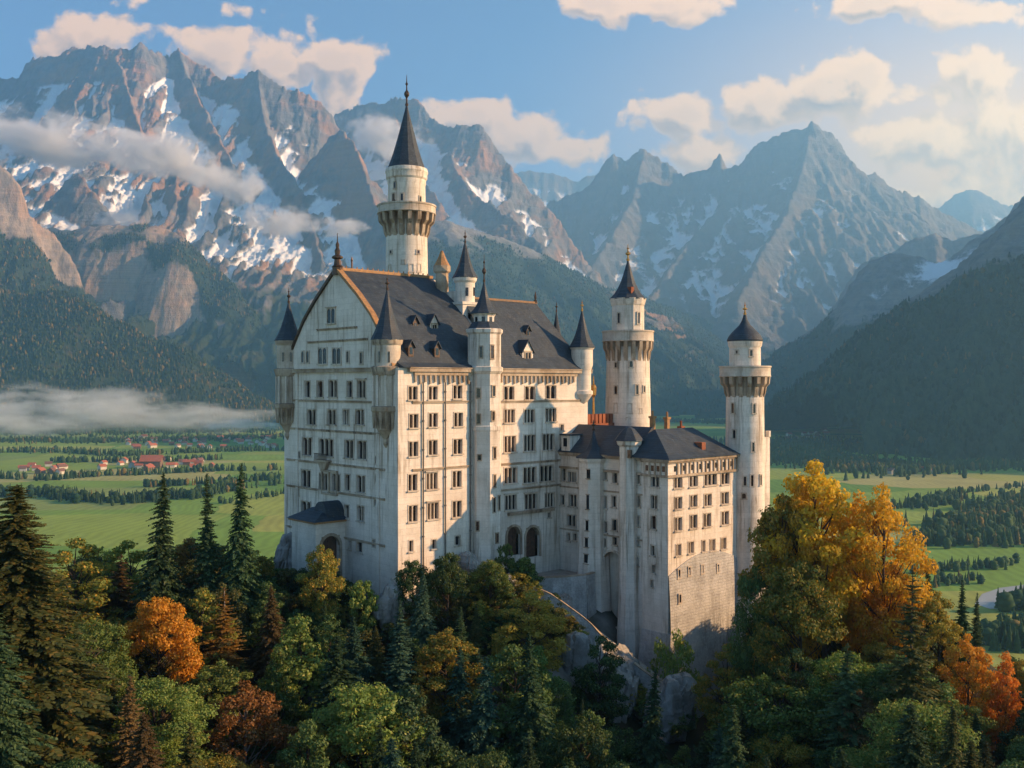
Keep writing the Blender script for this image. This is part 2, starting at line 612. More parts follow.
M['wood'] = mat_plain("dark_oak", (0.11, 0.055, 0.03), (0.05, 0.028, 0.018), 0.6)
M['dark_metal'] = mat_plain("dark_copper", (0.06, 0.045, 0.035), (0.11, 0.06, 0.03), 0.45, 0.6)
M['gold'] = mat_plain("gilded_metal", (0.62, 0.34, 0.09), (0.35, 0.18, 0.06), 0.38, 0.8)
M['ridge'] = mat_plain("ochre_ridge_tile", (0.42, 0.22, 0.08), (0.22, 0.12, 0.06), 0.7)
M['brick'] = mat_stone("red_brick", (0.38, 0.13, 0.06), (0.26, 0.08, 0.04), (0.10, 0.05, 0.04), row=0.25, joint=0.3)
M['pipe'] = mat_plain("zinc_pipe", (0.16, 0.14, 0.12), (0.09, 0.08, 0.07), 0.5, 0.4)

# ------------------------------------------------------------------ the land: hill, valley, mountains
VALLEY = -180.0
HILL = np.array([
    (-16, 133, -31.5), (-16, 127, -36), (-30, 145, -29.5), (-38, 158, -29), (-46, 150, -35), (-6, 140, -30), (4, 148, -29), (8, 152, -28.3), (12, 149, -33), (14, 145, -37.5),
    (18, 140, -43.5), (22, 136, -47), (28, 139, -49), (38, 148, -47), (46, 155, -45), (0, 170, -28), (20, 165, -30), (-20, 170, -30), (-5, 155, -28), (30, 155, -34), (-30, 158, -29),
    (-60, 150, -39), (-60, 120, -35), (-50, 100, -35), (-45, 70, -35), (-30, 55, -42), (-80, 140, -62), (-95, 180, -105), (-60, 190, -72), (-30, 205, -66), (0, 210, -66), (40, 205, -70),
    (60, 138, -37), (55, 120, -38), (42, 124, -37), (46, 112, -41), (70, 150, -52), (85, 130, -62), (60, 90, -46), (45, 70, -44), (30, 55, -44), (100, 110, -74), (115, 170, -120), (80, 190, -100),
    (0, 115, -47), (-20, 110, -46), (0, 100, -52), (20, 118, -52), (0, 80, -56), (-20, 85, -53), (20, 90, -55), (0, 55, -50), (0, 30, -42), (0, 5, -9), (-25, 15, -25), (25, 15, -25), (0, -30, -14),
    (-70, 40, -60), (70, 40, -60), (-90, 100, -60), (-140, 90, -120), (130, 90, -110), (-60, -40, -50), (60, -40, -50),
    *[(460 * math.sin(a), 130 + 460 * math.cos(a), -182) for a in np.linspace(0, 2 * math.pi, 28, endpoint=False)],
    *[(290 * math.sin(a), 130 + 290 * math.cos(a), -165) for a in np.linspace(0.1, 2 * math.pi + 0.1, 20, endpoint=False)],
], dtype=float)

def hill_h(x, y):
    x, y = np.asarray(x, float), np.asarray(y, float)
    num = np.zeros(x.shape); den = np.zeros(x.shape)
    for (a, b, c) in HILL:
        w = 1.0 / (((x - a) ** 2 + (y - b) ** 2) + 18.0) ** 1.9
        num += w * c; den += w
    h = num / den
    r = np.hypot(x, y - 130)
    k = sstep(250, 440, r)
    h = h * (1 - k) + VALLEY * k
    n = fbm(x / 14, y / 14, 5, 3) * 2.2 * (1 - sstep(250, 400, r))
    lu, lv = cu * (x - CX0) + su * (y - CY0), -su * (x - CX0) + cu * (y - CY0)
    return np.maximum(h + n, VALLEY)

def ground_z(x, y):
    return float(hill_h(np.array([x]), np.array([y]))[0])

def mat_ground():
    m, t, b = new_mat("valley_and_hill_ground")
    tc = t.n('ShaderNodeTexCoord'); o = tc.outputs['Object']
    geo = t.n('ShaderNodeNewGeometry')
    sp = t.n('ShaderNodeSeparateXYZ'); t.l(o, sp.inputs[0])
    wn = t.n('ShaderNodeTexNoise'); t.l(o, wn.inputs['Vector']); wn.inputs['Scale'].default_value = 0.004; wn.inputs['Detail'].default_value = 3
    wv = t.vmath('ADD', o, t.scale(t.vmath('SUBTRACT', wn.outputs['Color'], (0.5, 0.5, 0.5)), (120, 120, 0)))
    vo = t.n('ShaderNodeTexVoronoi', distance='CHEBYCHEV')
    t.l(t.scale(wv, (0.0026, 0.0042, 0.0)), vo.inputs['Vector']); vo.inputs['Scale'].default_value = 1.0
    cs = t.n('ShaderNodeSeparateColor'); t.l(vo.outputs['Color'], cs.inputs[0])
    fld = t.ramp(cs.outputs[0], [(0.0, (0.13, 0.26, 0.045)), (0.25, (0.20, 0.32, 0.055)), (0.5, (0.29, 0.37, 0.07)), (0.7, (0.38, 0.38, 0.09)), (0.85, (0.15, 0.28, 0.055)), (1.0, (0.42, 0.39, 0.14))])
    st = t.n('ShaderNodeTexWave'); t.l(t.scale(wv, (0.02, 0.05, 0)), st.inputs['Vector']); st.inputs['Scale'].default_value = 1.2; st.inputs['Distortion'].default_value = 1.5
    fld = t.mix(0.16, fld, st.outputs['Color'], 'MULTIPLY')
    n2 = t.noise(o, 0.012, 6.0, 0.6)
    fld = t.mix(0.5, fld, t.ramp(n2, [(0.3, 0.62), (0.7, 1.1)]), 'MULTIPLY')
    n = t.noise(o, 0.12, 8.0, 0.65)
    floor = t.mix(t.smooth(n, 0.4, 0.62), (0.030, 0.034, 0.016), (0.060, 0.045, 0.026))
    rock = t.mix(t.noise(o, 0.6, 8.0, 0.7), (0.20, 0.18, 0.16), (0.38, 0.35, 0.31))
    nz = t.n('ShaderNodeSeparateXYZ'); t.l(geo.outputs['Normal'], nz.inputs[0])
    steep = t.math('SUBTRACT', 1.0, t.smooth(t.math('MULTIPLY_ADD', t.math('SUBTRACT', n, 0.5), 0.35, nz.outputs[2]), 0.62, 0.80))
    floor = t.mix(steep, floor, rock)
    t.l(t.mix(t.smooth(sp.outputs[2], VALLEY + 1.5, VALLEY + 12), fld, floor), b.inputs['Base Color'])
    b.inputs['Roughness'].default_value = 0.95
    b.inputs['Specular IOR Level'].default_value = 0.1
    bp = t.n('ShaderNodeBump'); bp.inputs['Strength'].default_value = 0.6; bp.inputs['Distance'].default_value = 0.6
    t.l(n, bp.inputs['Height']); t.l(bp.outputs[0], b.inputs['Normal'])
    return m

def build_ground():
    def axis(lo, hi, fine0, fine1, step):
        a = list(np.arange(fine0, fine1 + 1e-6, step))
        s, x = step, fine1
        while x < hi:
            s *= 1.25; x += s; a.append(min(x, hi))
        s, x = step, fine0
        pre = []
        while x > lo:
            s *= 1.25; x -= s; pre.append(max(x, lo))
        return np.array(pre[::-1] + a)
    xs, ys = axis(-22000, 22000, -130, 130, 1.6), axis(-800, 30000, 0, 240, 1.6)
    X, Y = np.meshgrid(xs, ys)
    Z = np.full(X.shape, VALLEY)
    near = np.hypot(X, Y - 130) < 450
    Z[near] = hill_h(X[near], Y[near])
    n, m = len(xs), len(ys)
    idx = np.arange(n * m).reshape(m, n)
    f = np.stack([idx[:-1, :-1], idx[:-1, 1:], idx[1:, 1:], idx[1:, :-1]], -1).reshape(-1, 4)
    o = np_mesh('ground', np.stack([X.ravel(), Y.ravel(), Z.ravel()], -1), f, mat_ground(), smooth=True)
    tag(o, kind='structure')
build_ground()

def mat_mountain(name, rock0, rock1, warm, forest0=(0.016, 0.030, 0.014), forest1=(0.035, 0.050, 0.020), autumn=(0.16, 0.085, 0.02), bscale=1.0, autumn_amt=0.25):
    m, t, b = new_mat(name)
    o = obj_coords(t)
    def attr(nm):
        a = t.n('ShaderNodeAttribute'); a.attribute_name = nm
        return a.outputs['Fac']
    snow, forest = attr('snow'), attr('forest')
    n1 = t.noise(o, 0.0022 * bscale, 9.0, 0.68)
    n2 = t.noise(t.scale(o, (1, 1, 0.35)), 0.012 * bscale, 8.0, 0.7)
    strata = t.noise(t.vmath('ADD', t.scale(o, (0.0007, 0.0007, 0.022 * bscale)), t.scale(o, (0, 0, 0))), 1.0, 5.0, 0.7, 1.2)
    rock = t.mix(t.smooth(n2, 0.32, 0.68), rock0, rock1)
    rock = t.mix(t.math('MULTIPLY', t.smooth(n1, 0.45, 0.62), 0.7), rock, warm)
    rock = t.mix(0.55, rock, t.ramp(strata, [(0.3, 0.55), (0.65, 1.05)]), 'MULTIPLY')
    ft = t.noise(o, 0.022 * bscale, 6.0, 0.75)
    fo = t.mix(t.smooth(ft, 0.36, 0.62), forest0, forest1)
    fo = t.mix(t.math('MULTIPLY', t.smooth(t.noise(o, 0.004, 5.0, 0.7), 0.52, 0.7), autumn_amt), fo, autumn)
    jit = t.math('MULTIPLY', t.math('SUBTRACT', n2, 0.5), 1.1)
    c = t.mix(t.smooth(t.math('ADD', forest, jit), 0.35, 0.62), rock, fo)
    sn = t.smooth(t.math('ADD', snow, t.math('MULTIPLY', t.math('SUBTRACT', n2, 0.5), 0.85)), 0.38, 0.64)
    c = t.mix(sn, c, (0.78, 0.79, 0.82))
    t.l(c, b.inputs['Base Color'])
    b.inputs['Roughness'].default_value = 0.9
    b.inputs['Specular IOR Level'].default_value = 0.15
    bp = t.n('ShaderNodeBump'); bp.inputs['Strength'].default_value = 1.0; bp.inputs['Distance'].default_value = 26.0 / bscale
    h = t.math('MULTIPLY_ADD', strata, 0.35, n2)
    h = t.math('MULTIPLY', h, t.math('SUBTRACT', 1.0, t.math('MULTIPLY', sn, 0.75)))
    t.l(h, bp.inputs['Height']); t.l(bp.outputs[0], b.inputs['Normal'])
    return m

GRIDS = {}
def mountain(name, ridges, bounds, res, mat, snow_line, snow_span, tree_line, tree_span, seed, detail=30.0, snow_slope=1.15, snow_amt=1.0, far_floor=-260.0, cliff=0.75, cliffk=1.2, strata=95.0, crag_amt=1.0):
    x0, x1, y0, y1 = bounds
    xs, ys = np.arange(x0, x1 + res, res), np.arange(y0, y1 + res, res)
    X, Y = np.meshgrid(xs, ys)
    H = np.full(X.shape, far_floor)
    wx = X + fbm(X / 900, Y / 900, 4, seed + 50) * 170
    wy = Y + fbm(X / 900, Y / 900, 4, seed + 60) * 170
    for ri, rd in enumerate(ridges):
        pts = [np.array(P(px, py, km * 1000.0)) for px, py, km in rd['p']]
        prof = rd.get('fall', [(0, 0), (350, 430), (2500, 1900), (9000, 5000)])
        fd, fh = [a for a, _ in prof], [b for _, b in prof]
        rib, rs = rd.get('rib', 0.5), rd.get('rs', 260.0)
        jag = rd.get('jag', 28.0)
        best = np.full(X.shape, 1e9); hb = np.zeros(X.shape); wsum = np.zeros(X.shape)
        md = pts[-1][:2] - pts[0][:2]
        md = md / np.linalg.norm(md)
        sb = (X - pts[0][0]) * md[0] + (Y - pts[0][1]) * md[1]
        for a, c in zip(pts, pts[1:]):
            dx, dy = c[0] - a[0], c[1] - a[1]
            L2 = dx * dx + dy * dy
            # points near the ridge stay put so that the crest keeps its line
            t = np.clip(((X - a[0]) * dx + (Y - a[1]) * dy) / L2, 0, 1)
            d = np.hypot(X - a[0] - t * dx, Y - a[1] - t * dy)
            best = np.minimum(best, d)
            w = (1.0 / (d + 12.0)) ** 5
            hb += w * (a[2] + t * (c[2] - a[2])); wsum += w
        hb /= wsum
        far = sstep(60, 500, best)
        sj = sb + ((wx - X) * md[0] + (wy - Y) * md[1]) * far * 1.1
        jagn = ridged(sb / 430.0, np.full(X.shape, ri * 3.7), 6, seed + 7 + ri, 0.62) - 0.62
        ribn = ridged(sj / rs, best / (rs * 5.0) + ri * 1.9, 4, seed + 20 + ri, 0.55) - 0.55
        fall = np.interp(best, fd, fh)
        amp = rib * np.minimum(fall, 700.0) * 0.55
        h = hb + jagn * jag * 2.0 * (1 - 0.7 * far) - fall + ribn * amp
        H = np.maximum(H, h)
    up = sstep(VALLEY - 20, VALLEY + 260, H)
    H = H + (ridged(wx / 420, wy / 420, 6, seed + 3, 0.55) - 0.6) * detail * 2.2 * up + fbm(wx / 70, wy / 70, 4, seed + 5) * detail * 0.28 * up
    gy, gx = np.gradient(H, res)
    steep0 = sstep(0.55, 1.0, np.hypot(gx, gy))
    crag = ridged(wx / 230, wy / 230, 6, seed + 70, 0.62) - 0.62
    H = H + crag * detail * 1.5 * (0.25 + 0.75 * steep0) * up * crag_amt
    # bedding: hard and soft layers stand out as ledges on the steep faces
    P0 = strata * (1 + 0.0 * X)
    ph = 2 * np.pi * (H + 60 * fbm(X / 800, Y / 800, 3, seed + 31) + 0.10 * X) / P0
    lay = np.sin(ph) + 0.5 * np.sin(ph * 2.3 + 1.0)
    gy, gx = np.gradient(H, res)
    st = sstep(0.7, 1.3, np.hypot(gx, gy))
    H = H - st * lay * P0 / (2 * np.pi) * 0.55
    gy, gx = np.gradient(H, res)
    slope = np.hypot(gx, gy)
    def blur(A, k):
        for _ in range(2):
            for ax in (0, 1):
                c = np.cumsum(np.concatenate([np.repeat(np.take(A, [0], ax), k + 1, ax), A, np.repeat(np.take(A, [-1], ax), k, ax)], ax), ax)
                A = (np.take(c, np.arange(2 * k + 1, c.shape[ax]), ax) - np.take(c, np.arange(0, c.shape[ax] - 2 * k - 1), ax)) / (2 * k + 1)
        return A
    sm = blur(H, max(2, int(170 / res)))
    conc = np.clip((sm - H) / 60.0, -1.6, 1.6)
    sslope = blur(slope, max(1, int(40 / res)))
    n = fbm(X / 350, Y / 350, 5, seed + 9)
    hs = sstep(snow_line - snow_span, snow_line + snow_span, H + n * 260)
    snow = hs * np.clip(0.56 + 0.5 * conc + 0.75 * (snow_slope - sslope) + 0.3 * n, 0, 1.3) * snow_amt
    hf = 1 - sstep(tree_line - tree_span, tree_line + tree_span, H + n * 220)
    forest = hf * np.clip(1.25 - cliffk * np.maximum(sslope - cliff, 0), 0, 1)
    keep = H > VALLEY - 60
    ny, nx = X.shape
    idx = np.arange(nx * ny).reshape(ny, nx)
    fk = keep[:-1, :-1] | keep[:-1, 1:] | keep[1:, 1:] | keep[1:, :-1]
    f = np.stack([idx[:-1, :-1], idx[:-1, 1:], idx[1:, 1:], idx[1:, :-1]], -1)[fk]
    used = np.zeros(nx * ny, bool); used[f.ravel()] = True
    remap = np.cumsum(used) - 1
    V = np.stack([X.ravel(), Y.ravel(), H.ravel()], -1)[used]
    o = np_mesh(name, V, remap[f], mat, smooth=True, attrs={'snow': snow.ravel()[used], 'forest': forest.ravel()[used]})
    tag(o, kind='structure')
    GRIDS[name if name not in GRIDS else o.name] = (x0, y0, res, H, forest, slope)
    return o

LIME0, LIME1, LIMEW = (0.085, 0.09, 0.10), (0.22, 0.21, 0.205), (0.42, 0.21, 0.095)  # last tone paints the orange of sunlit faces into the rock as patches
m_rock = mat_mountain("limestone_massif", LIME0, LIME1, LIMEW)
m_far = mat_mountain("far_limestone", (0.10, 0.10, 0.105), (0.20, 0.19, 0.185), (0.22, 0.17, 0.125), bscale=0.8)
m_cliff = mat_mountain("forested_cliffs", (0.20, 0.165, 0.14), (0.42, 0.33, 0.26), (0.46, 0.28, 0.17), bscale=2.0)
m_wood = mat_mountain("wooded_slope", (0.20, 0.18, 0.15), (0.34, 0.30, 0.25), (0.36, 0.25, 0.15), bscale=2.5, autumn_amt=0.5)

m_blue = mat_mountain("blue_wooded_slope", (0.15, 0.15, 0.15), (0.28, 0.27, 0.26), (0.28, 0.24, 0.20), forest0=(0.018, 0.036, 0.022), forest1=(0.040, 0.062, 0.034), bscale=2.5, autumn_amt=0.12)
STEEP = [(0, 0), (180, 330), (520, 760), (2600, 2300), (9000, 6000)]
def build_mountains():
    # the great massif behind the gable, its spurs running down towards the valley
    mountain('mountain_massif', [
        dict(p=[(-120, 110, 9.0), (-40, 92, 9.0), (0, 80, 9.0), (20, 76, 9.0), (27, 62, 9.0), (51, 56, 8.9), (78, 50, 8.9), (94, 49, 8.8), (113, 46, 8.7), (129, 51, 8.7), (141, 45, 8.7), (156, 55, 8.8),
                (170, 56, 8.9), (178, 48, 8.9), (186, 61, 8.9), (207, 68, 8.9), (225, 81, 8.8), (234, 77, 8.7), (258, 73, 8.6), (273, 82, 8.6), (301, 90, 8.6), (324, 104, 8.6), (336, 122, 8.6), (350, 150, 8.5)], fall=STEEP, rib=0.55, rs=210, jag=36),
        dict(p=[(320, 122, 10.4), (344, 109, 10.4), (367, 100, 10.3), (391, 97, 10.2), (418, 100, 10.0), (432, 112, 9.9), (446, 128, 9.8), (461, 126, 9.6), (479, 124, 9.6), (491, 137, 9.6), (510, 161, 9.5), (528, 189, 9.5), (546, 205, 9.5), (575, 240, 9.4)], fall=STEEP, rib=0.5, rs=240),
        dict(p=[(113, 47, 8.7), (128, 85, 8.35), (140, 125, 8.0), (150, 180, 7.5)], fall=[(0, 0), (120, 260), (500, 620), (3000, 2300)], rib=0.6, rs=150, jag=18),
        dict(p=[(178, 49, 8.9), (192, 85, 8.6), (214, 128, 8.2), (232, 165, 7.8), (245, 215, 7.3)], fall=[(0, 0), (140, 240), (600, 640), (3000, 2200)], rib=0.6, rs=160, jag=18),
        dict(p=[(258, 74, 8.6), (262, 110, 8.3), (275, 150, 7.9), (300, 188, 7.4), (312, 225, 7.0), (322, 262, 6.6)], fall=[(0, 0), (150, 300), (600, 720), (3000, 2200)], rib=0.6, rs=150, jag=18),
        dict(p=[(306, 165, 7.9), (318, 150, 7.8), (330, 136, 7.7), (341, 132, 7.6), (352, 140, 7.5), (362, 165, 7.3), (378, 205, 7.0), (392, 250, 6.6)], fall=[(0, 0), (160, 330), (600, 760), (3000, 2200)], rib=0.6, rs=150, jag=18),
        dict(p=[(20, 225, 7.0), (48, 200, 7.0), (66, 183, 6.9), (78, 174, 6.9), (92, 190, 6.8), (106, 212, 6.7), (122, 232, 6.6)], fall=[(0, 0), (180, 240), (700, 640), (3000, 2200)], rib=0.5, rs=150, jag=15),
        dict(p=[(446, 128, 9.8), (452, 160, 9.3), (470, 190, 8.8), (505, 215, 8.4), (540, 240, 8.2)], fall=[(0, 0), (200, 260), (700, 620), (3000, 2000)], rib=0.55, rs=180, jag=18),
        dict(p=[(391, 98, 10.2), (400, 140, 9.6), (420, 175, 9.0), (440, 205, 8.6)], fall=[(0, 0), (200, 300), (700, 700), (3000, 2200)], rib=0.55, rs=180, jag=18),
    ], (-6200, 1400, 5400, 11000), 10.0, m_rock, 620, 330, 520, 170, 101, detail=42, snow_slope=1.28, snow_amt=1.25, cliff=1.3)
    # the hazy peak over the towers
    mountain('mountain_peak', [
        dict(p=[(480, 260, 12.2), (530, 225, 12.2), (552, 200, 12.2), (583, 190, 12.2), (601, 168, 12.1), (613, 154, 12.1), (625, 161, 12.1), (644, 148, 12.1), (662, 161, 12.1), (686, 175, 12.0), (708, 172, 12.0), (716, 160, 12.0), (720, 154, 12.0), (726, 168, 12.0), (741, 162, 11.9),
                (760, 143, 11.8), (775, 136, 11.8), (790, 131, 11.7), (803, 127, 11.7), (811, 121, 11.7), (822, 130, 11.7), (839, 140, 11.8), (847, 158, 11.8), (853, 172, 11.9), (862, 176, 11.9), (875, 173, 12.0), (888, 184, 12.0), (918, 196, 12.1), (942, 211, 12.2), (973, 229, 12.4), (1040, 250, 12.6), (1120, 290, 12.8)], fall=STEEP, rib=0.5, rs=260, jag=38),
        dict(p=[(811, 122, 11.7), (802, 170, 11.2), (785, 215, 10.6), (760, 255, 10.0), (738, 300, 9.3)], fall=[(0, 0), (220, 280), (800, 700), (3500, 2300)], rib=0.55, rs=200, jag=16),
        dict(p=[(741, 162, 11.9), (722, 205, 11.4), (690, 240, 10.8), (665, 275, 10.2), (640, 315, 9.6)], fall=[(0, 0), (220, 260), (800, 650), (3500, 2200)], rib=0.55, rs=200, jag=16),
        dict(p=[(644, 149, 12.1), (632, 200, 11.5), (612, 235, 10.9), (590, 270, 10.3)], fall=[(0, 0), (220, 260), (800, 650), (3500, 2200)], rib=0.55, rs=200, jag=16),
        dict(p=[(853, 172, 11.9), (862, 220, 11.3), (872, 255, 10.7), (875, 300, 10.0)], fall=[(0, 0), (220, 260), (800, 650), (3500, 2200)], rib=0.55, rs=200, jag=16),
        dict(p=[(918, 196, 12.1), (925, 240, 11.4), (930, 275, 10.8)], fall=[(0, 0), (220, 260), (800, 650), (3500, 2200)], rib=0.55, rs=200, jag=16),
    ], (-900, 8400, 8200, 14500), 19.0, m_far, 560, 330, 250, 130, 203, detail=36, snow_slope=0.74, snow_amt=0.95)
    mountain('mountain_far', [dict(p=[(880, 240, 17.5), (915, 222, 17.5), (942, 204, 17.5), (955, 195, 17.5), (967, 189, 17.5), (980, 192, 17.5), (991, 198, 17.5), (1015, 207, 17.6), (1060, 214, 17.8), (1150, 240, 18)], fall=STEEP, rib=0.5, rs=300)],
             (5500, 13000, 14500, 20000), 34.0, m_far, 900, 400, 200, 150, 307, detail=40)
    mountain('mountain_far', [dict(p=[(430, 210, 19), (500, 184, 19), (516, 172, 19), (530, 170, 19), (552, 172, 19), (575, 180, 19), (595, 173, 19), (640, 190, 19.2), (700, 200, 19.2)], fall=STEEP, rib=0.45, rs=330)],
             (-2500, 4800, 16500, 21000), 34.0, m_far, 500, 300, 0, 100, 311, detail=40)
    # wooded hill with tall cliffs on the left
    mountain('mountain_cliff', [
        dict(p=[(-90, 120, 5.6), (-30, 148, 5.6), (0, 165, 5.6), (14, 178, 5.6), (21, 186, 5.6), (29, 211, 5.6), (52, 232, 5.7), (75, 262, 5.7)], fall=[(0, 0), (60, 180), (160, 330), (420, 560), (1000, 1200), (3000, 2600)], rib=0.4, rs=100, jag=14),
        dict(p=[(30, 236, 6.3), (52, 229, 6.3), (75, 229, 6.3), (98, 226, 6.2), (125, 224, 6.2), (148, 226, 6.2), (168, 230, 6.2), (182, 238, 6.1), (196, 250, 6.1), (215, 270, 6.1), (234, 289, 6.0), (255, 315, 5.95), (275, 345, 5.9), (300, 385, 5.8)], fall=[(0, 0), (160, 110), (240, 300), (360, 640), (520, 740), (1100, 1150), (3500, 2600)], rib=0.36, rs=120, jag=8),
    ], (-4600, -1000, 4200, 7300), 10.0, m_cliff, 1500, 200, 900, 300, 401, detail=19, cliff=1.6, strata=60.0)
    # near wooded ridge on the left
    mountain('wooded_ridge', [
        dict(p=[(-120, 262, 4.7), (-40, 284, 4.7), (0, 291, 4.65), (28, 297, 4.6), (52, 291, 4.6), (74, 296, 4.55), (94, 305, 4.5), (118, 322, 4.5), (141, 336, 4.45), (165, 342, 4.45), (188, 350, 4.4), (225, 375, 4.4), (253, 395, 4.35), (285, 412, 4.3)], fall=[(0, 0), (150, 75), (900, 520), (1500, 800), (4000, 1500)], rib=0.26, rs=230, jag=6),
    ], (-3700, -700, 3000, 5600), 9.0, m_wood, 2500, 100, 900, 200, 501, detail=12, cliff=1.5, crag_amt=0.2)
    # blue wooded foothill behind the castle
    mountain('foothill', [
        dict(p=[(180, 250, 7.6), (215, 262, 7.5), (250, 285, 7.4), (300, 300, 7.3), (360, 250, 7.3), (400, 222, 7.3), (446, 219, 7.3), (479, 229, 7.4), (522, 245, 7.5), (558, 262, 7.7), (601, 286, 8.2), (656, 302, 9.0), (700, 318, 9.6), (735, 334, 9.9), (780, 362, 10.2), (830, 395, 10.4)], fall=[(0, 0), (300, 210), (1500, 950), (4000, 2200)], rib=0.5, rs=330, jag=8),
        dict(p=[(522, 245, 7.5), (540, 300, 6.9), (560, 345, 6.5), (590, 385, 6.1)], fall=[(0, 0), (300, 160), (1500, 800), (4000, 2000)], rib=0.5, rs=260, jag=8),
        dict(p=[(446, 219, 7.3), (470, 270, 6.8), (500, 330, 6.2), (520, 380, 5.8)], fall=[(0, 0), (300, 160), (1500, 800), (4000, 2000)], rib=0.5, rs=260, jag=8),
    ], (-2900, 4200, 5400, 11400), 15.0, m_blue, 1150, 250, 980, 200, 601, detail=18, cliff=2.5, crag_amt=0.3)
    # the dark slopes that close the valley on the right
    mountain('mountain_slope', [
        dict(p=[(1400, 60, 5.0), (1120, 130, 5.2), (1030, 192, 5.3), (1009, 213, 5.3), (985, 231, 5.3), (967, 242, 5.3), (936, 262, 5.3), (918, 257, 5.4), (887, 254, 5.4), (869, 263, 5.5), (851, 292, 5.6), (827, 317, 5.7), (796, 340, 5.8), (760, 362, 6.0), (720, 392, 6.3), (680, 416, 6.5)], fall=[(0, 0), (250, 200), (1500, 950), (4000, 2200)], rib=0.5, rs=250, jag=12),
        dict(p=[(860, 262, 7.5), (893, 250, 7.5), (936, 230, 7.5), (954, 240, 7.5), (1000, 226, 7.5), (1060, 190, 7.5)], fall=STEEP, rib=0.5, rs=260),
    ], (700, 6000, 3300, 9600), 13.0, m_blue, 520, 160, 330, 170, 701, detail=22, snow_slope=1.2, cliff=1.6, crag_amt=0.7)
    mountain('mountain_slope', [
        dict(p=[(1500, -60, 3.0), (1150, 90, 3.2), (1060, 160, 3.3), (1024, 197, 3.35), (1009, 223, 3.4), (985, 263, 3.5), (948, 312, 3.75), (915, 355, 4.0), (880, 400, 4.3), (845, 428, 4.6)], fall=[(0, 0), (250, 190), (1300, 860), (4000, 2200)], rib=0.5, rs=210, jag=9),
    ], (900, 4200, 1700, 6200), 9.5, m_blue, 560, 200, 330, 170, 801, detail=18, snow_amt=0.75, cliff=1.7, crag_amt=0.6)
build_mountains()

# ---- trees on far slopes and in the valley: past counting, so one mass per wood
def wood_mesh(name, pts, hs, mat, seed=0, k=6, tiers=2):
    """Many little ragged trees, tiered conifers and round ones, in one mesh."""
    r = np.random.default_rng(seed)
    n = len(pts)
    ang = r.random((n, 1)) * 6.28 + np.arange(k)[None, :] * (2 * np.pi / k)
    rad = hs[:, None] * (0.15 + 0.10 * r.random((n, 1)))
    rnd = r.random((n, 1)) < 0.38
    rings = []
    nr = tiers * 2
    for q in range(nr):
        t = q / nr
        tier = q // 2
        con = (1 - tier / tiers) * (1.0 if q % 2 == 0 else 0.62)
        zc = 0.06 + 0.92 * t + (0.03 if q % 2 else -0.02)
        ball = 0.55 + 0.75 * math.sin(math.pi * (0.12 + 0.80 * t))
        zr = 0.04 + 0.80 * t
        sc = np.where(rnd, ball, con) * rad * (0.70 + 0.60 * r.random((n, k)))
        z = np.where(rnd, zr, zc) * hs[:, None] + hs[:, None] * 0.07 * (r.random((n, k)) - 0.5)
        a = ang + 0.5 * (q % 2) * (2 * np.pi / k)
        rings.append(np.stack([pts[:, 0, None] + np.cos(a) * sc, pts[:, 1, None] + np.sin(a) * sc, pts[:, 2, None] + z], -1))
    apex = pts + np.stack([(r.random(n) - 0.5) * hs * 0.04, (r.random(n) - 0.5) * hs * 0.04, np.where(rnd[:, 0], hs * 0.88, hs)], -1)
    V = np.concatenate(rings + [apex[:, None, :]], 1).reshape(-1, 3)
    base = (np.arange(n) * (nr * k + 1))[:, None]
    i = np.arange(k)[None, :]; j = (i + 1) % k
    q3 = lambda a, b_, c: np.stack([base + a, base + b_, base + c], -1).reshape(-1, 3)
    fs = []
    for q in range(nr - 1):
        fs += [q3(q * k + i, q * k + j, (q + 1) * k + j), q3(q * k + i, (q + 1) * k + j, (q + 1) * k + i)]
    fs.append(q3((nr - 1) * k + i, (nr - 1) * k + j, np.full_like(i, nr * k)))
    o = np_mesh(name, V, np.concatenate(fs), mat)
    return tag(o, kind='stuff')

def mat_wood(name, a, b_, au, amt):
    m, t, bs = new_mat(name)
    g = t.n('ShaderNodeNewGeometry')
    rp = g.outputs['Random Per Island']
    n = t.noise(obj_coords(t), 0.006, 4.0, 0.6)
    c = t.mix(rp, a, b_)
    c = t.mix(0.8, c, t.ramp(t.noise(obj_coords(t), 0.0035, 6.0, 0.7), [(0.3, 0.45), (0.7, 1.5)]), 'MULTIPLY')
    f = t.math('GREATER_THAN', t.math('MULTIPLY_ADD', t.math('SUBTRACT', n, 0.5), 1.6, t.math('FRACT', t.math('MULTIPLY', rp, 13.7))), 1.0 - amt)
    c = t.mix(t.math('MULTIPLY', f, 0.85), c, au)
    t.l(c, bs.inputs['Base Color'])
    bs.inputs['Roughness'].default_value = 0.95
    bs.inputs['Specular IOR Level'].default_value = 0.1
    return m
w_dark = mat_wood("far_spruce_wood", (0.018, 0.034, 0.016), (0.050, 0.062, 0.020), (0.19, 0.12, 0.022), 0.15)
w_blue = mat_wood("far_blue_spruce_wood", (0.016, 0.034, 0.022), (0.036, 0.056, 0.030), (0.13, 0.085, 0.025), 0.04)
w_valley = mat_wood("valley_trees", (0.022, 0.052, 0.022), (0.055, 0.085, 0.030), (0.16, 0.11, 0.03), 0.05)

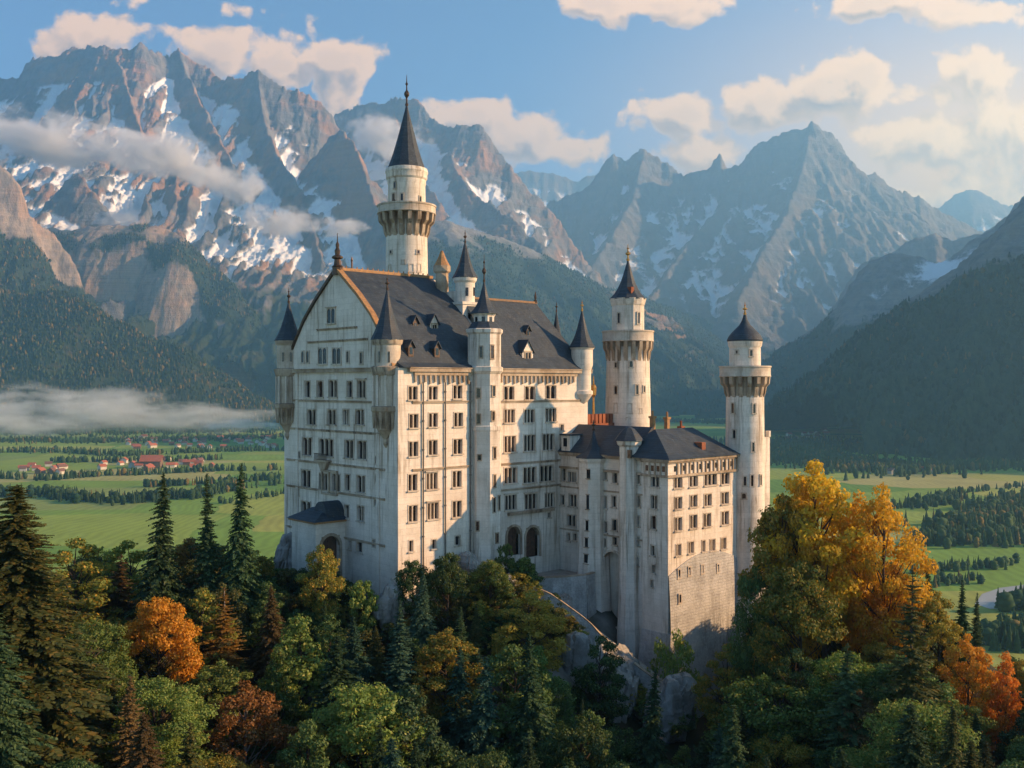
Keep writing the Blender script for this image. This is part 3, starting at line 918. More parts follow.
def scatter_on(grid, n, seed, hmin, hmax, fmin=0.5, front=True):
    x0, y0, res, H, Fo, S = GRIDS[grid]
    r = np.random.default_rng(seed)
    ny, nx = H.shape
    fx, fy = r.random(n) * (nx - 1.01), r.random(n) * (ny - 1.01)
    ix, iy = fx.astype(int), fy.astype(int)
    tx, ty = fx - ix, fy - iy
    h = (H[iy, ix] * (1 - tx) + H[iy, ix + 1] * tx) * (1 - ty) + (H[iy + 1, ix] * (1 - tx) + H[iy + 1, ix + 1] * tx) * ty
    X, Y = x0 + fx * res, y0 + fy * res
    ok = (Fo[iy, ix] > fmin + 0.35 * fbm(X / 120, Y / 120, 3, seed)) & (h > VALLEY + 2) & (np.abs(X) < Y * 0.56 + 100)
    # keep the flank that can be seen from the castle's side
    gy = (H[np.minimum(iy + 3, ny - 1), ix] - H[np.maximum(iy - 3, 0), ix])
    ok &= gy > -25
    px, py = X[ok], Y[ok]
    hs = hmin + (hmax - hmin) * r.random(ok.sum()) ** 1.3
    return np.stack([px, py, h[ok] - 1.5], -1), hs

def build_woods():
    for nm, grid, n, a, b_, s in (('hillside_forest', 'wooded_ridge', 60000, 14, 25, 1), ('hillside_forest', 'mountain_cliff', 70000, 14, 26, 2), ('hillside_forest', 'foothill', 80000, 16, 28, 3), ('hillside_forest', 'mountain_slope.001', 60000, 14, 24, 4), ('hillside_forest', 'mountain_slope', 50000, 16, 26, 5)):
        p, h = scatter_on(grid, n, s, a, b_)
        wood_mesh(nm, p, h, w_dark if s < 3 else w_blue, s)
    # belts and copses on the valley floor: (px, py) lines on the ground with a width in metres
    def gpt(px, py):
        d = -VALLEY * F / (py - 384)
        return np.array([(px - 512) / F * d, d])
    r = np.random.default_rng(5)
    P_, H_ = [], []
    def belt(line, width, n, h0=10, h1=19):
        q = [gpt(*p) for p in line]
        L = [np.linalg.norm(b - a) for a, b in zip(q, q[1:])]
        cum = np.concatenate([[0], np.cumsum(L)])
        s = r.random(n) * cum[-1]
        k = np.clip(np.searchsorted(cum, s) - 1, 0, len(L) - 1)
        t = (s - cum[k]) / np.array(L)[k]
        A = np.array(q)
        pos = A[k] * (1 - t)[:, None] + A[k + 1] * t[:, None]
        gap = fbm(s / 120.0, s * 0 + len(P_), 3, 9) > -0.28
        pos = pos + r.normal(0, width, (n, 2))
        P_.append(np.concatenate([pos, np.full((n, 1), VALLEY - 0.5)], 1)[gap]); H_.append((h0 + (h1 - h0) * r.random(n))[gap])
    belt([(-20, 499), (30, 494), (75, 500), (130, 503), (165, 498), (190, 499), (230, 490), (275, 484)], 14, 420, 11, 21)
    belt([(0, 478), (50, 480), (100, 476), (160, 474), (210, 471), (280, 470)], 9, 240)
    belt([(150, 487), (210, 484), (280, 479)], 8, 130)
    belt([(0, 452), (60, 452), (120, 456), (200, 452), (290, 450)], 22, 420)
    belt([(0, 441), (90, 442), (180, 440), (290, 437)], 60, 900)
    belt([(-10, 432), (120, 432), (290, 428)], 160, 2200, 12, 22)
    belt([(60, 462), (140, 462), (215, 460)], 12, 160)
    belt([(225, 505), (262, 497), (285, 493)], 8, 40, 8, 14)
    belt([(930, 543), (965, 541), (1005, 543), (1060, 538)], 16, 330, 12, 22)
    belt([(955, 530), (1000, 522), (1060, 512)], 22, 420, 12, 24)
    belt([(985, 512), (1060, 497)], 24, 260, 12, 22)
    belt([(905, 508), (935, 505), (960, 498)], 12, 110)
    belt([(940, 585), (975, 581)], 7, 40, 7, 12)
    belt([(925, 571), (1010, 566)], 8, 70, 7, 13)
    belt([(765, 455), (820, 462), (880, 470), (900, 474)], 60, 1300, 13, 24)
    belt([(880, 470), (960, 468), (1060, 466)], 40, 700, 12, 22)
    belt([(760, 444), (830, 447), (880, 452)], 130, 1500, 12, 22)
    belt([(910, 500), (960, 493), (1030, 486)], 5, 70, 8, 13)
    belt([(1010, 612), (1060, 604)], 8, 60, 12, 20)
    belt([(1000, 648), (1060, 630)], 10, 110, 12, 20)
    belt([(600, 421), (700, 422), (770, 425)], 70, 900, 12, 22)
    A, B = np.concatenate(P_), np.concatenate(H_)
    near = A[:, 1] < 1750
    wood_mesh('valley_woodland', A[~near], B[~near], w_valley, 9)
    wood_mesh('valley_woodland', A[near], B[near], w_valley, 10, k=9, tiers=5)
build_woods()

# ---- water
def build_water():
    m, t, b = new_mat("valley_water")
    b.inputs['Base Color'].default_value = (0.45, 0.47, 0.47, 1)  # pale base colour stands in for reflected sky
    b.inputs['Roughness'].default_value = 0.12
    bp = t.n('ShaderNodeBump'); bp.inputs['Strength'].default_value = 0.15
    t.l(t.noise(obj_coords(t), 0.15, 4.0, 0.6), bp.inputs['Height']); t.l(bp.outputs[0], b.inputs['Normal'])
    def sheet(name, pts):
        mb = MB()
        mb.poly([( (px - 512) / F * (-VALLEY * F / (py - 384)), -VALLEY * F / (py - 384), VALLEY + 0.15) for px, py in pts])
        tag(mb.build(name, m), kind='structure')
    sheet('river', [(975, 604), (982, 594), (1000, 588), (1030, 584), (1090, 582), (1090, 594), (1040, 600), (1015, 608), (990, 609)])
    sheet('lake', [(600, 408), (650, 405), (700, 404.5), (725, 406), (715, 410), (680, 413), (630, 413), (600, 411)])
build_water()

# ------------------------------------------------------------------ the castle
def wall_grid(mb, pl, s0, s1, z0, z1, holes, depth=0.45):
    """A wall sheet with openings, and the reveals of those openings."""
    ss = sorted({s0, s1, *[h[0] for h in holes], *[h[1] for h in holes]})
    zs = sorted({z0, z1, *[h[2] for h in holes], *[h[3] for h in holes]})
    ss = [s for s in ss if s0 - 1e-6 <= s <= s1 + 1e-6]
    zs = [z for z in zs if z0 - 1e-6 <= z <= z1 + 1e-6]
    for a, b in zip(ss, ss[1:]):
        if b - a < 1e-4: continue
        run = None
        cells = []
        for c, d in zip(zs, zs[1:]):
            if d - c < 1e-4: continue
            ms, mz = (a + b) / 2, (c + d) / 2
            if any(h[0] < ms < h[1] and h[2] < mz < h[3] for h in holes):
                if run: cells.append(run); run = None
            else:
                run = (run[0], d) if run else (c, d)
        if run: cells.append(run)
        for c, d in cells:
            mb.poly([pl.p(a, c), pl.p(b, c), pl.p(b, d), pl.p(a, d)])
    for (a, b, c, d) in holes:
        k = -depth
        mb.poly([pl.p(a, c), pl.p(b, c), pl.p(b, c, k), pl.p(a, c, k)])
        mb.poly([pl.p(a, d), pl.p(b, d), pl.p(b, d, k), pl.p(a, d, k)])
        mb.poly([pl.p(a, c), pl.p(a, d), pl.p(a, d, k), pl.p(a, c, k)])
        mb.poly([pl.p(b, c), pl.p(b, d), pl.p(b, d, k), pl.p(b, c, k)])

def arch_fill(mb, pl, a, b, ztop, rise, d0, d1, n=6):
    """The stone above a round arch that closes the top of a rectangular opening."""
    mid, hw = (a + b) / 2, (b - a) / 2
    for sgn in (-1, 1):
        pts = [pl.p(mid + sgn * hw, ztop - rise, d0), pl.p(mid + sgn * hw, ztop, d0), pl.p(mid, ztop, d0)]
        for i in range(n + 1):
            t = math.pi / 2 * (1 - i / n)
            pts.append(pl.p(mid + sgn * hw * math.cos(t), ztop - rise + rise * 0.985 * math.sin(t), d0))
        pts = pts[:-1]
        mb.prism(pts, pl.n * (d1 - d0))

def window(parent, pl, s, z, w, h, lights=2, arch=True, recess=0.42, proud=None, hood=False, sill=True, bars=True):
    """A stone window: surround, mullions and sill, with its glazing as a sub-part. proud: for walls that have no opening cut."""
    mb = MB()
    a, b, c, d = s - w / 2, s + w / 2, z - h / 2, z + h / 2
    bw, pr = 0.16, 0.07
    gd = -recess
    inner0, inner1 = -recess + 0.02, -0.10
    if proud:
        pr, gd, inner0, inner1 = proud, proud * 0.3, proud * 0.3 + 0.01, proud * 0.8
    lo = 0.0 if not proud else -0.25
    mb.pbox(pl, a - bw, a, c - bw, d + bw, lo, pr)
    mb.pbox(pl, b, b + bw, c - bw, d + bw, lo, pr)
    mb.pbox(pl, a, b, d, d + bw, lo, pr)
    mb.pbox(pl, a - bw - 0.08, b + bw + 0.08, c - bw - 0.04, c, lo, pr + (0.16 if sill else 0.01))
    if hood:
        mb.pbox(pl, a - bw - 0.15, b + bw + 0.15, d + bw, d + bw + 0.18, lo, pr + 0.2)
    mw = 0.17 if w > 1.0 else 0.10
    for i in range(1, lights):
        x = a + (b - a) * i / lights
        mb.pbox(pl, x - mw / 2, x + mw / 2, c, d, inner0, inner1)
    for i in range(lights):
        x0, x1 = a + (b - a) * i / lights + mw / 2 * (i > 0), a + (b - a) * (i + 1) / lights - mw / 2 * (i < lights - 1)
        if arch:
            arch_fill(mb, pl, x0, x1, d, min((x1 - x0) / 2, h * 0.3), inner0 + 0.003, inner1 + 0.004)
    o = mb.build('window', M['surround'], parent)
    g = MB()
    g.poly([pl.p(a, c, gd), pl.p(b, c, gd), pl.p(b, d, gd), pl.p(a, d, gd)])
    pane = g.build('pane', M['glass'], o)
    return o

def door(parent, pl, s, z, w, h, recess=0.9):
    mb = MB()
    a, b, c, d = s - w / 2, s + w / 2, z - h / 2, z + h / 2
    arch_fill(mb, pl, a, b, d, w / 2, -recess + 0.05, 0.02, n=10)
    for k in range(12):      # voussoir ring
        t0, t1 = math.pi * k / 12, math.pi * (k + 1) / 12
        r0, r1 = w / 2, w / 2 + 0.35
        zc = d - w / 2
        mb.prism([pl.p(s + r0 * math.cos(t0), zc + r0 * math.sin(t0), 0.0), pl.p(s + r1 * math.cos(t0), zc + r1 * math.sin(t0), 0.0),
                  pl.p(s + r1 * math.cos(t1), zc + r1 * math.sin(t1), 0.0), pl.p(s + r0 * math.cos(t1), zc + r0 * math.sin(t1), 0.0)], pl.n * 0.12)
    mb.pbox(pl, a - 0.35, a, c, d - w / 2, 0.0, 0.12)
    mb.pbox(pl, b, b + 0.35, c, d - w / 2, 0.0, 0.12)
    o = mb.build('door', M['trim'], parent)
    g = MB()
    n = 6
    for i in range(n):
        x0, x1 = a + w * i / n, a + w * (i + 1) / n
        g.pbox(pl, x0 + 0.02, x1 - 0.02, c, d, -recess - 0.1, -recess + (0.02 if i % 2 else 0.05))
    g.build('door_leaf', M['wood'], o)
    return o

def cyl_window(parent, c, r, px, py, wpx, hpx, lights=1, arch=True):
    p, n = hit_cyl(px, py, c, r)
    Y = to_world(p.x, p.y).y
    d = Vector((-n.y, n.x, 0))
    pl = Plane((p.x, p.y), (d.x, d.y), (n.x, n.y))
    window(parent, pl, 0.0, p.z, wpx * Y / F, hpx * Y / F, lights, arch, proud=0.12, sill=False)

def spire(parent, c, r, z0, z1, seg=12, flare=0.28, fin=1.5, name='roof', mat='slate', onion=False, fin_mat='gold', rot=0.0):
    """A slated spire with flared eaves, with its finial as a sub-part."""
    mb = MB()
    H = z1 - z0
    if onion:
        prof = [(r, z0), (r * 1.02, z0 + 0.05 * H), (r * 0.93, z0 + 0.16 * H), (r * 0.78, z0 + 0.28 * H), (r * 0.55, z0 + 0.42 * H),
                (r * 0.32, z0 + 0.56 * H), (r * 0.17, z0 + 0.72 * H), (r * 0.09, z0 + 0.88 * H), (0.05, z1)]
    else:
        prof = [(r, z0 - 0.02 * H), (r, z0)]
        for i in range(1, 9):
            t = i / 8
            prof.append((max(r * ((1 - t) * (1 - flare) + flare * (1 - t) ** 5), 0.05), z0 + H * t))
    mb.lathe(c, prof, seg, rot)
    o = mb.build(name, M[mat], parent, smooth=22)
    g = MB()
    q = max(0.07, r * 0.045)
    g.lathe(c, [(q * 1.6, z1 - 0.5), (q * 2.0, z1 - 0.2), (q * 1.0, z1), (q * 1.0, z1 + fin * 0.18), (q * 3.0, z1 + fin * 0.28), (q * 3.0, z1 + fin * 0.36),
                (q * 0.9, z1 + fin * 0.46), (q * 0.7, z1 + fin * 0.62), (q * 1.7, z1 + fin * 0.68), (q * 0.6, z1 + fin * 0.74), (q * 0.25, z1 + fin)], 8)
    g.build('finial', M[fin_mat], o)
    return o

def corbel_ring(parent, c, r0, r1, z0, z1, zp, n=18, name='machicolation', a_rot=0.0):
    """A ring of stone brackets with a parapet on them; brackets and parapet are one carved band."""
    mb = MB()
    h = z1 - z0
    for k in range(n):
        a = a_rot + 2 * math.pi * k / n
        ca_, sa_ = math.cos(a), math.sin(a)
        tw = 2 * math.pi * r0 / n * 0.27
        def q(r, t, z): return Vector((c[0] + ca_ * r - sa_ * t, c[1] + sa_ * r + ca_ * t, z))
        pts = [q(r0 - 0.2, -tw, z0), q(r0 + 0.02, -tw, z0), q(r0 + (r1 - r0) * 0.25, -tw, z0 + h * 0.18), q(r0 + (r1 - r0) * 0.40, -tw, z0 + h * 0.5),
               q(r0 + (r1 - r0) * 0.85, -tw, z0 + h * 0.66), q(r1 - 0.05, -tw, z1), q(r0 - 0.2, -tw, z1)]
        mb.prism(pts, q(0, tw, 0) - q(0, -tw, 0))
    mb.lathe(c, [(r0 - 0.25, z0 + 0.2), (r0 + 0.01, z0 + 0.2), (r0 + 0.01, z1 + 0.05), (r0 - 0.25, z1 + 0.05)], 32)
    pb = MB()
    pb.lathe(c, [(r0 - 0.1, z1 - 0.004), (r1, z1), (r1 + 0.1, z1 + 0.1), (r1, z1 + 0.28), (r1, zp - 0.30), (r1 + 0.12, zp - 0.25), (r1 + 0.12, zp), (r1 - 0.35, zp),
                (r1 - 0.35, zp - 0.7), (r0 - 0.4, zp - 0.7)], 32)
    pb.build('parapet', M['surround'], parent, smooth=30)
    return mb.build(name, M['trim'], parent, smooth=30)

# ---- the palace
def build_palace():
    T = castle_thing('castle_palace', (8.0, 8.0, -30.0), 'tall cream stone palace with steep blue slate roofs, gable front and corner turrets', 'castle building', None)
    RF = Plane((0, 0), (1, 0), (0, -1))        # the long sunny front
    GF = Plane((0, 0), (0, 1), (-1, 0))        # the gable front
    UE, VE, VS = 37.5, 30.4, 16.0
    ZE = 2.2                                    # eaves
    ZA = 16.6                                   # gable apex
    ZB = -36.0
    holesR, holesG = [], []
    def wR(x, y, wpx, hpx, lights=2, **kw):
        s, z = RF.px(x, y); Y = to_world(s, 0).y
        w, h = RF.width(x, y, wpx), hpx * Y / F
        holesR.append((s - w / 2, s + w / 2, z - h / 2, z + h / 2))
        window(T, RF, s, z, w, h, lights, **kw)
    def wG(x, y, wpx, hpx, lights=2, **kw):
        s, z = GF.px(x, y); Y = to_world(0, s).y
        w, h = GF.width(x, y, wpx), hpx * Y / F
        holesG.append((s - w / 2, s + w / 2, z - h / 2, z + h / 2))
        window(T, GF, s, z, w, h, lights, **kw)
    # sunny front, first half
    for xs, ys, w, h in (((413, 433, 457.6), (393, 393, 392), 8.5, 13), ((413.8, 433.2, 458.4), (421, 420, 419.5), 8.5, 13.5),
                         ((413.5, 433, 457.8), (449, 447.5, 446.5), 8.5, 14.5), ((412.6, 432, 457), (482.5, 481, 479), 8.5, 16),
                         ((413, 433, 457), (513.5, 511, 509), 8.5, 16)):
        for i, (x, y) in enumerate(zip(xs, ys)):
            wR(x, y, w + (2 if i == 1 and h > 15 else 0), h, 3 if i == 1 and h > 15 else 2, hood=(h == 16 and i == 1))
    for x, y, w, h in ((411, 546, 4, 11), (434, 544, 4, 9), (457.6, 540.6, 5, 9)): wR(x, y, w, h, 1)
    # second half
    for xs, ys, w, h, L in (((509, 530, 551), (393, 393, 392), 10, 13, 2), ((509.6, 529.3, 551), (416, 416, 415), 10, 13, 3),
                            ((510, 529.6, 548.5), (444, 443, 442), 11, 16, 3), ((510.7, 529.8, 546.8), (475.5, 475, 473.5), 12.5, 15.5, 3)):
        for x, y in zip(xs, ys): wR(x, y, w, h, L)
    wR(549.5, 500, 9, 14, 3)
    for x, y, w, h in ((510.7, 502.5, 11, 14.5), (531, 501.6, 12, 15)):
        wR(x, y, w, h, 3, arch=False, hood=True)
    wR(562, 427.5, 3, 6, 1); wR(549, 515, 2.5, 5, 1)
    for x, y, w, h in ((513.8, 541, 13, 29), (532.6, 542, 13.5, 30)):
        s, z = RF.px(x, y); Y = to_world(s, 0).y
        ww, hh = RF.width(x, y, w), h * Y / F
        holesR.append((s - ww / 2, s + ww / 2, z - hh / 2, z + hh / 2))
        door(T, RF, s, z, ww, hh)
    # gable front
    for x, y, w, h, L in ((307.5, 389, 5, 16, 1), (320, 389, 6, 16, 1), (333, 388.5, 8, 16.5, 2), (349.6, 389, 5, 16, 1), (361.5, 389, 8, 17, 2),
                          (311.5, 417, 8.5, 15, 2), (331.5, 417, 8.5, 15, 2), (346, 417, 6, 15, 2), (360, 417, 8, 15, 2),
                          (307, 446.5, 9, 17.5, 2), (326, 447.5, 14, 17, 3), (349, 449, 8.5, 18, 2), (362, 450, 8.5, 18, 2),
                          (306, 478.5, 9, 17, 2), (323.5, 482, 8, 17, 2), (336, 482.5, 8, 17, 2), (347.6, 482.5, 4.5, 16, 1), (361, 484, 8, 17, 2),
                          (306, 508, 9, 13, 2), (347, 511.5, 4, 13, 1), (360.7, 513.5, 6.5, 15, 2), (350, 545, 2.5, 9, 1), (359.5, 547, 5.5, 11, 1)):
        wG(x, y, w, h, L, hood=(y == 389 and w == 8), arch=True)
    for x, y in ((376.5, 460), (377, 478.5), (375.5, 502), (374, 543), (299, 455), (298, 492)): wG(x, y, 2.3, 7, 1, arch=False, sill=False)
    # walls
    mb = MB()
    wall_grid(mb, RF, 0, UE, ZB, ZE, holesR)
    wall_grid(mb, GF, 0, VE, ZB, ZE, holesG)
    mb.poly([(UE, 0, ZB), (UE, VS, ZB), (UE, VS, ZE), (UE, 0, ZE)])
    mb.poly([(18, VE, ZB), (0, VE, ZB), (0, VE, ZE), (18, VE, ZE)])
    mb.poly([(18, VS, ZB), (18, VE, ZB), (18, VE, ZE), (18, VS, ZE)])
    mb.poly([(UE, VS, ZB), (18, VS, ZB), (18, VS, ZE), (UE, VS, ZE)])
    vm = VE / 2
    def gable_pts(u, inset=0.0):
        # flared rake like the photograph's
        prof = [(0.9, ZE), (2.0, ZE + 2.2), (3.6, ZE + 4.3), (6.2, ZE + 7.4), (9.5, ZE + 10.3), (vm - 0.35, ZA - 0.1)]
        return [(u, v, z) for v, z in prof] + [(u, VE - v, z) for v, z in prof[::-1]]
    mb.prism(gable_pts(0.0), (0.6, 0, 0))
    mb.prism(gable_pts(17.5), (0.6, 0, 0))
    mb.build('wall', M['wall'], T)
    # windows of the gable field
    for x, y, w, h, L in ((331.5, 316, 7.5, 14.5, 2), (323, 356, 8, 15.5, 2), (337, 356, 8, 15.5, 2)):
        s, z = GF.px(x, y); Y = to_world(0, s).y
        window(T, GF, s, z, GF.width(x, y, w), h * Y / F, L, proud=0.14, hood=(y == 316))
    for x, y in ((308, 357), (348, 357), (361.5, 358), (303, 357)):
        s, z = GF.px(x, y); Y = to_world(0, s).y
        window(T, GF, s, z, GF.width(x, y, 2.2), 11 * Y / F, 1, proud=0.12, sill=False)
    # flat bands, pilaster strips and courses
    def band(pl, s0, s1, z0, z1, d): 
        b_ = MB(); b_.pbox(pl, s0, s1, z0, z1, 0.0, d); return b_
    def strip(name, pl, s0, s1, zc, h, d, mat='trim'):
        b_ = MB()
        b_.pbox(pl, s0, s1, zc - h / 2, zc + h / 2, -0.02, d)
        b_.pbox(pl, s0, s1, zc + h / 2, zc + h / 2 + 0.12, -0.02, d + 0.12)
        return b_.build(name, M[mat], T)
    strip('cornice', GF, 1.0, 29.0, ZE - 0.25, 0.5, 0.5)
    strip('cornice', RF, 1.6, 13.0, ZE - 0.25, 0.5, 0.6)
    strip('cornice', RF, 18.4, UE + 0.5, ZE - 0.25, 0.5, 0.6)
    for zc in (-2.6, -7.0, -11.9, -16.0, -22.4):
        strip('string_course', GF, 3.0, 29.5, zc, 0.22, 0.13)
    for y, z0 in ((342, None), (330, None)):
        s, z = GF.px(325, y)
        strip('string_course', GF, 7.2 if y == 342 else 9.8, VE - (7.2 if y == 342 else 9.8), z, 0.2, 0.12)
    for zc in (-2.6, -11.9):
        strip('string_course', RF, 2.4, 13.0, zc, 0.22, 0.13)
        strip('string_course', RF, 18.4, UE, zc - 0.1, 0.22, 0.13)
    strip('string_course', RF, 18.4, 33.0, RF.px(520, 489)[1], 0.2, 0.16)
    strip('balcony_ledge', RF, 20.0, 29.5, RF.px(520, 513)[1], 0.35, 0.55)
    for vs in (4.6, 26.4):
        b_ = MB(); b_.pbox(GF, vs - 0.35, vs + 0.35, ZB, ZE - 0.6, -0.02, 0.18); b_.build('pilaster', M['wall'], T)
    # frieze of small blind arches under the eaves
    for s0, s1 in ((2.6, 13.0), (18.6, 34.8)):
        b_ = MB()
        n = int((s1 - s0) / 0.85)
        st = (s1 - s0) / n
        b_.pbox(RF, s0, s1, ZE - 0.98, ZE - 0.53, -0.02, 0.34)
        for i in range(n):
            a = s0 + st * i
            b_.prism([RF.p(a + st * 0.05, ZE - 0.98, 0), RF.p(a + st * 0.45, ZE - 0.98, 0), RF.p(a + st * 0.38, ZE - 1.95 - 0.25 * (i % 2), 0), RF.p(a + st * 0.12, ZE - 1.95 - 0.25 * (i % 2), 0)], RF.n * 0.30)
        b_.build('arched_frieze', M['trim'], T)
    # raking edges of the gable
    for sgn in (0, 1):
        b_ = MB()
        pts = gable_pts(0.0)
        half = pts[:6] if sgn == 0 else pts[6:]
        for p, q in zip(half, half[1:]):
            p, q = Vector(p), Vector(q)
            b_.prism([p + Vector((-0.35, 0, -0.05)), q + Vector((-0.35, 0, -0.05)), q + Vector((-0.35, 0, 0.5)), p + Vector((-0.35, 0, 0.5))], (0.9, 0, 0))
        b_.build('gable_edge', M['ridge'] if sgn == 0 else M['dark_metal'], T)
    # roofs: a tall one behind the gable, a lower hipped one over the far half
    mb = MB()
    pr = [(-0.7, ZE + 0.05), (0.9, ZE + 0.75), (2.0, ZE + 2.45), (3.6, ZE + 4.55), (6.2, ZE + 7.65), (9.5, ZE + 10.55), (vm, ZA + 0.25)]
    full = pr + [(VE - v, z) for v, z in pr[::-1][1:]]
    for (v0, z0), (v1, z1) in zip(full, full[1:]):
        mb.poly([(0.55, v0, z0), (17.55, v0, z0), (17.55, v1, z1), (0.55, v1, z1)])
    mb.poly([(17.55, v, z) for v, z in full])
    mb.poly([(0.55, v, z) for v, z in full])
    mb.build('roof', M['slate'], T)
    mb = MB()
    ZR2 = 13.3
    e = 0.7
    a = [(18.05, -e, ZE + 0.05), (UE + e, -e, ZE + 0.05), (UE + e, VS + e, ZE + 0.05), (18.05, VS + e, ZE + 0.05)]
    i1, i2 = (18.05, 8, ZR2), (33.6, 8, ZR2)
    k1 = [(18.05, 1.2, ZE + 2.0), (UE - 0.7, 1.2, ZE + 2.0), (UE - 0.7, VS - 1.2, ZE + 2.0), (18.05, VS - 1.2, ZE + 2.0)]
    mb.poly([a[0], a[1], k1[1], k1[0]]); mb.poly([k1[0], k1[1], i2, i1])
    mb.poly([a[1], a[2], k1[2], k1[1]]); mb.poly([k1[1], k1[2], i2])
    mb.poly([a[2], a[3], k1[3], k1[2]]); mb.poly([k1[2], k1[3], i1, i2])
    mb.build('roof', M['slate'], T)
    b_ = MB(); b_.box(0.2, 17.7, vm - 0.22, vm + 0.22, ZA + 0.12, ZA + 0.55)
    for k in range(18): b_.box(0.6 + k * 0.95, 0.75 + k * 0.95, vm - 0.06, vm + 0.06, ZA + 0.5, ZA + 0.85)
    b_.build('ridge', M['ridge'], T)
    b_ = MB(); b_.box(18.1, 33.8, 7.82, 8.18, ZR2 - 0.12, ZR2 + 0.22); b_.build('ridge', M['dark_metal'], T)
    b_ = MB(); b_.lathe((33.5, 8), [(0.28, ZR2), (0.3, ZR2 + 0.4), (0.14, ZR2 + 0.6), (0.2, ZR2 + 1.0), (0.05, ZR2 + 1.9)], 8); b_.build('finial', M['dark_metal'], T)
    # gable finial: a little carved figure on a pedestal
    b_ = MB()
    c = (0.1, vm)
    b_.lathe(c, [(0.75, ZA - 0.6), (0.75, ZA + 0.5), (0.9, ZA + 0.6), (0.55, ZA + 0.9), (0.45, ZA + 1.7), (0.85, ZA + 1.9), (0.85, ZA + 2.1), (0.35, ZA + 2.4), (0.42, ZA + 3.0), (0.22, ZA + 3.4), (0.28, ZA + 3.9), (0.1, ZA + 4.3), (0.04, ZA + 5.6)], 8)
    b_.build('finial', M['dark_metal'], T)
    b_ = MB(); b_.lathe((2.6, vm), [(0.12, ZA + 0.4), (0.14, ZA + 1.6), (0.2, ZA + 1.8), (0.05, ZA + 2.3)], 6); b_.build('finial', M['dark_metal'], T)
    # dormers
    def dormer(px, py, w, h, rise, big=False, second=False):
        # front slope of the roof at that height
        if second: p0, n = (18, 1.2, ZE + 2.0), Vector((0, -(ZR2 - ZE - 2.0), 6.8))
        else: p0, n = (0, 3.6, ZE + 4.55), Vector((0, -7.4, 7.3))
        hp = hit_plane(px, py, p0, n)
        u, v, z = hp.x, hp.y, hp.z
        pl = Plane((u, v - 0.5), (1, 0), (0, -1))
        m_ = MB()
        pent = [pl.p(-w / 2, z - h), pl.p(w / 2, z - h), pl.p(w / 2, z + h * 0.15), pl.p(0, z + h * 0.15 + rise), pl.p(-w / 2, z + h * 0.15)]
        m_.prism(pent, -pl.n * (h * 1.1 + 1.4))
        o = m_.build('dormer', M['wall'] if big else M['wood'], T)
        r_ = MB()
        for sg in (-1, 1):
            q0, q1 = pl.p(sg * (w / 2 + 0.22), z + h * 0.15 - 0.22, 0.25), pl.p(0, z + h * 0.15 + rise + 0.03, 0.25)
            r_.prism([q0, q1, q1 + Vector((0, 0, 0.16)), q0 + Vector((0, 0, 0.16))], -pl.n * (h * 1.1 + 2.4 + rise))
        r_.build('dormer_roof', M['slate'], o)
        g_ = MB()
        g_.pbox(pl, -w * 0.26, w * 0.26, z - h * 0.72, z + h * 0.08, -0.1, 0.04)
        g_.build('pane', M['glass'], o)
        if big:
            g_ = MB()
            g_.pbox(pl, -0.07, 0.07, z - h * 0.72, z + h * 0.08, 0.03, 0.10)
            for sg in (-1, 1): g_.pbox(pl, sg * w * 0.30 - 0.1, sg * w * 0.30 + 0.1, z - h * 0.9, z + h * 0.2, -0.02, 0.10)
            g_.pbox(pl, -w * 0.4, w * 0.4, z + h * 0.12, z + h * 0.22, -0.02, 0.12)
            g_.build('window_frame', M['trim'], o)
    dormer(413.5, 324, 0.9, 1.3, 0.9); dormer(432, 326, 1.5, 2.0, 1.3, True)
    dormer(409, 348, 0.9, 1.2, 0.8); dormer(435, 349, 0.9, 1.2, 0.8)
    dormer(525.5, 354, 2.2, 2.2, 1.7, True, True); dormer(526, 331, 0.7, 0.9, 0.6, False, True)
    # corner turrets of the gable front (round, corbelled out)
    def turret(c, r, z_eave, z_tip, seg, fin, pxs, with_col=True, zlow=-7.6):
        m_ = MB()
        cb_ = MB()
        cb_.lathe(c, [(0.25, zlow - 1.2), (0.6, zlow - 0.6), (0.5, zlow), (r * 0.62, zlow + 1.1), (r * 0.72, zlow + 1.3), (r * 0.8, zlow + 2.6), (r * 0.98, zlow + 3.5), (r * 1.14, zlow + 3.9), (r * 1.14, zlow + 4.5), (r, zlow + 4.6)], seg)
        m_.lathe(c, [(r * 0.9, zlow + 4.55), (r * 0.92, ZE - 1.0), (r * 0.95, ZE + 0.3), (r * 0.95, z_eave - 0.9), (r * 1.04, z_eave - 0.7), (r * 1.08, z_eave - 0.2), (r * 1.08, z_eave + 0.02)], seg)
        o = m_.build('turret', M['surround'], T, smooth=25)
        spire(o, c, r * 1.16, z_eave, z_tip, 10, 0.22, fin, fin_mat='dark_metal')
        for kk in range(14):
            a_ = 2 * math.pi * kk / 14
            q_ = (c[0] + r * 0.96 * math.cos(a_), c[1] + r * 0.96 * math.sin(a_))
            cb_.lathe(q_, [(0.10, zlow + 1.5), (0.2, zlow + 2.4), (0.26, zlow + 3.4), (0.26, zlow + 3.9)], 6)
        cb_.build('corbel', M['trim'], o, smooth=25)
        rg_ = MB(); rg_.lathe(c, [(r * 0.9, ZE - 1.02), (r * 1.04, ZE - 1.0), (r * 1.1, ZE - 0.7), (r * 1.18, ZE - 0.1), (r * 1.18, ZE + 0.15), (r * 0.9, ZE + 0.32)], seg)
        rg_.build('cornice', M['trim'], o, smooth=25)
        rg_ = MB(); rg_.lathe(c, [(r * 0.9, z_eave - 0.75), (r * 1.06, z_eave - 0.7), (r * 1.12, z_eave - 0.2), (r * 1.1, z_eave - 0.06)], seg)
        rg_.build('cornice', M['trim'], o, smooth=25)
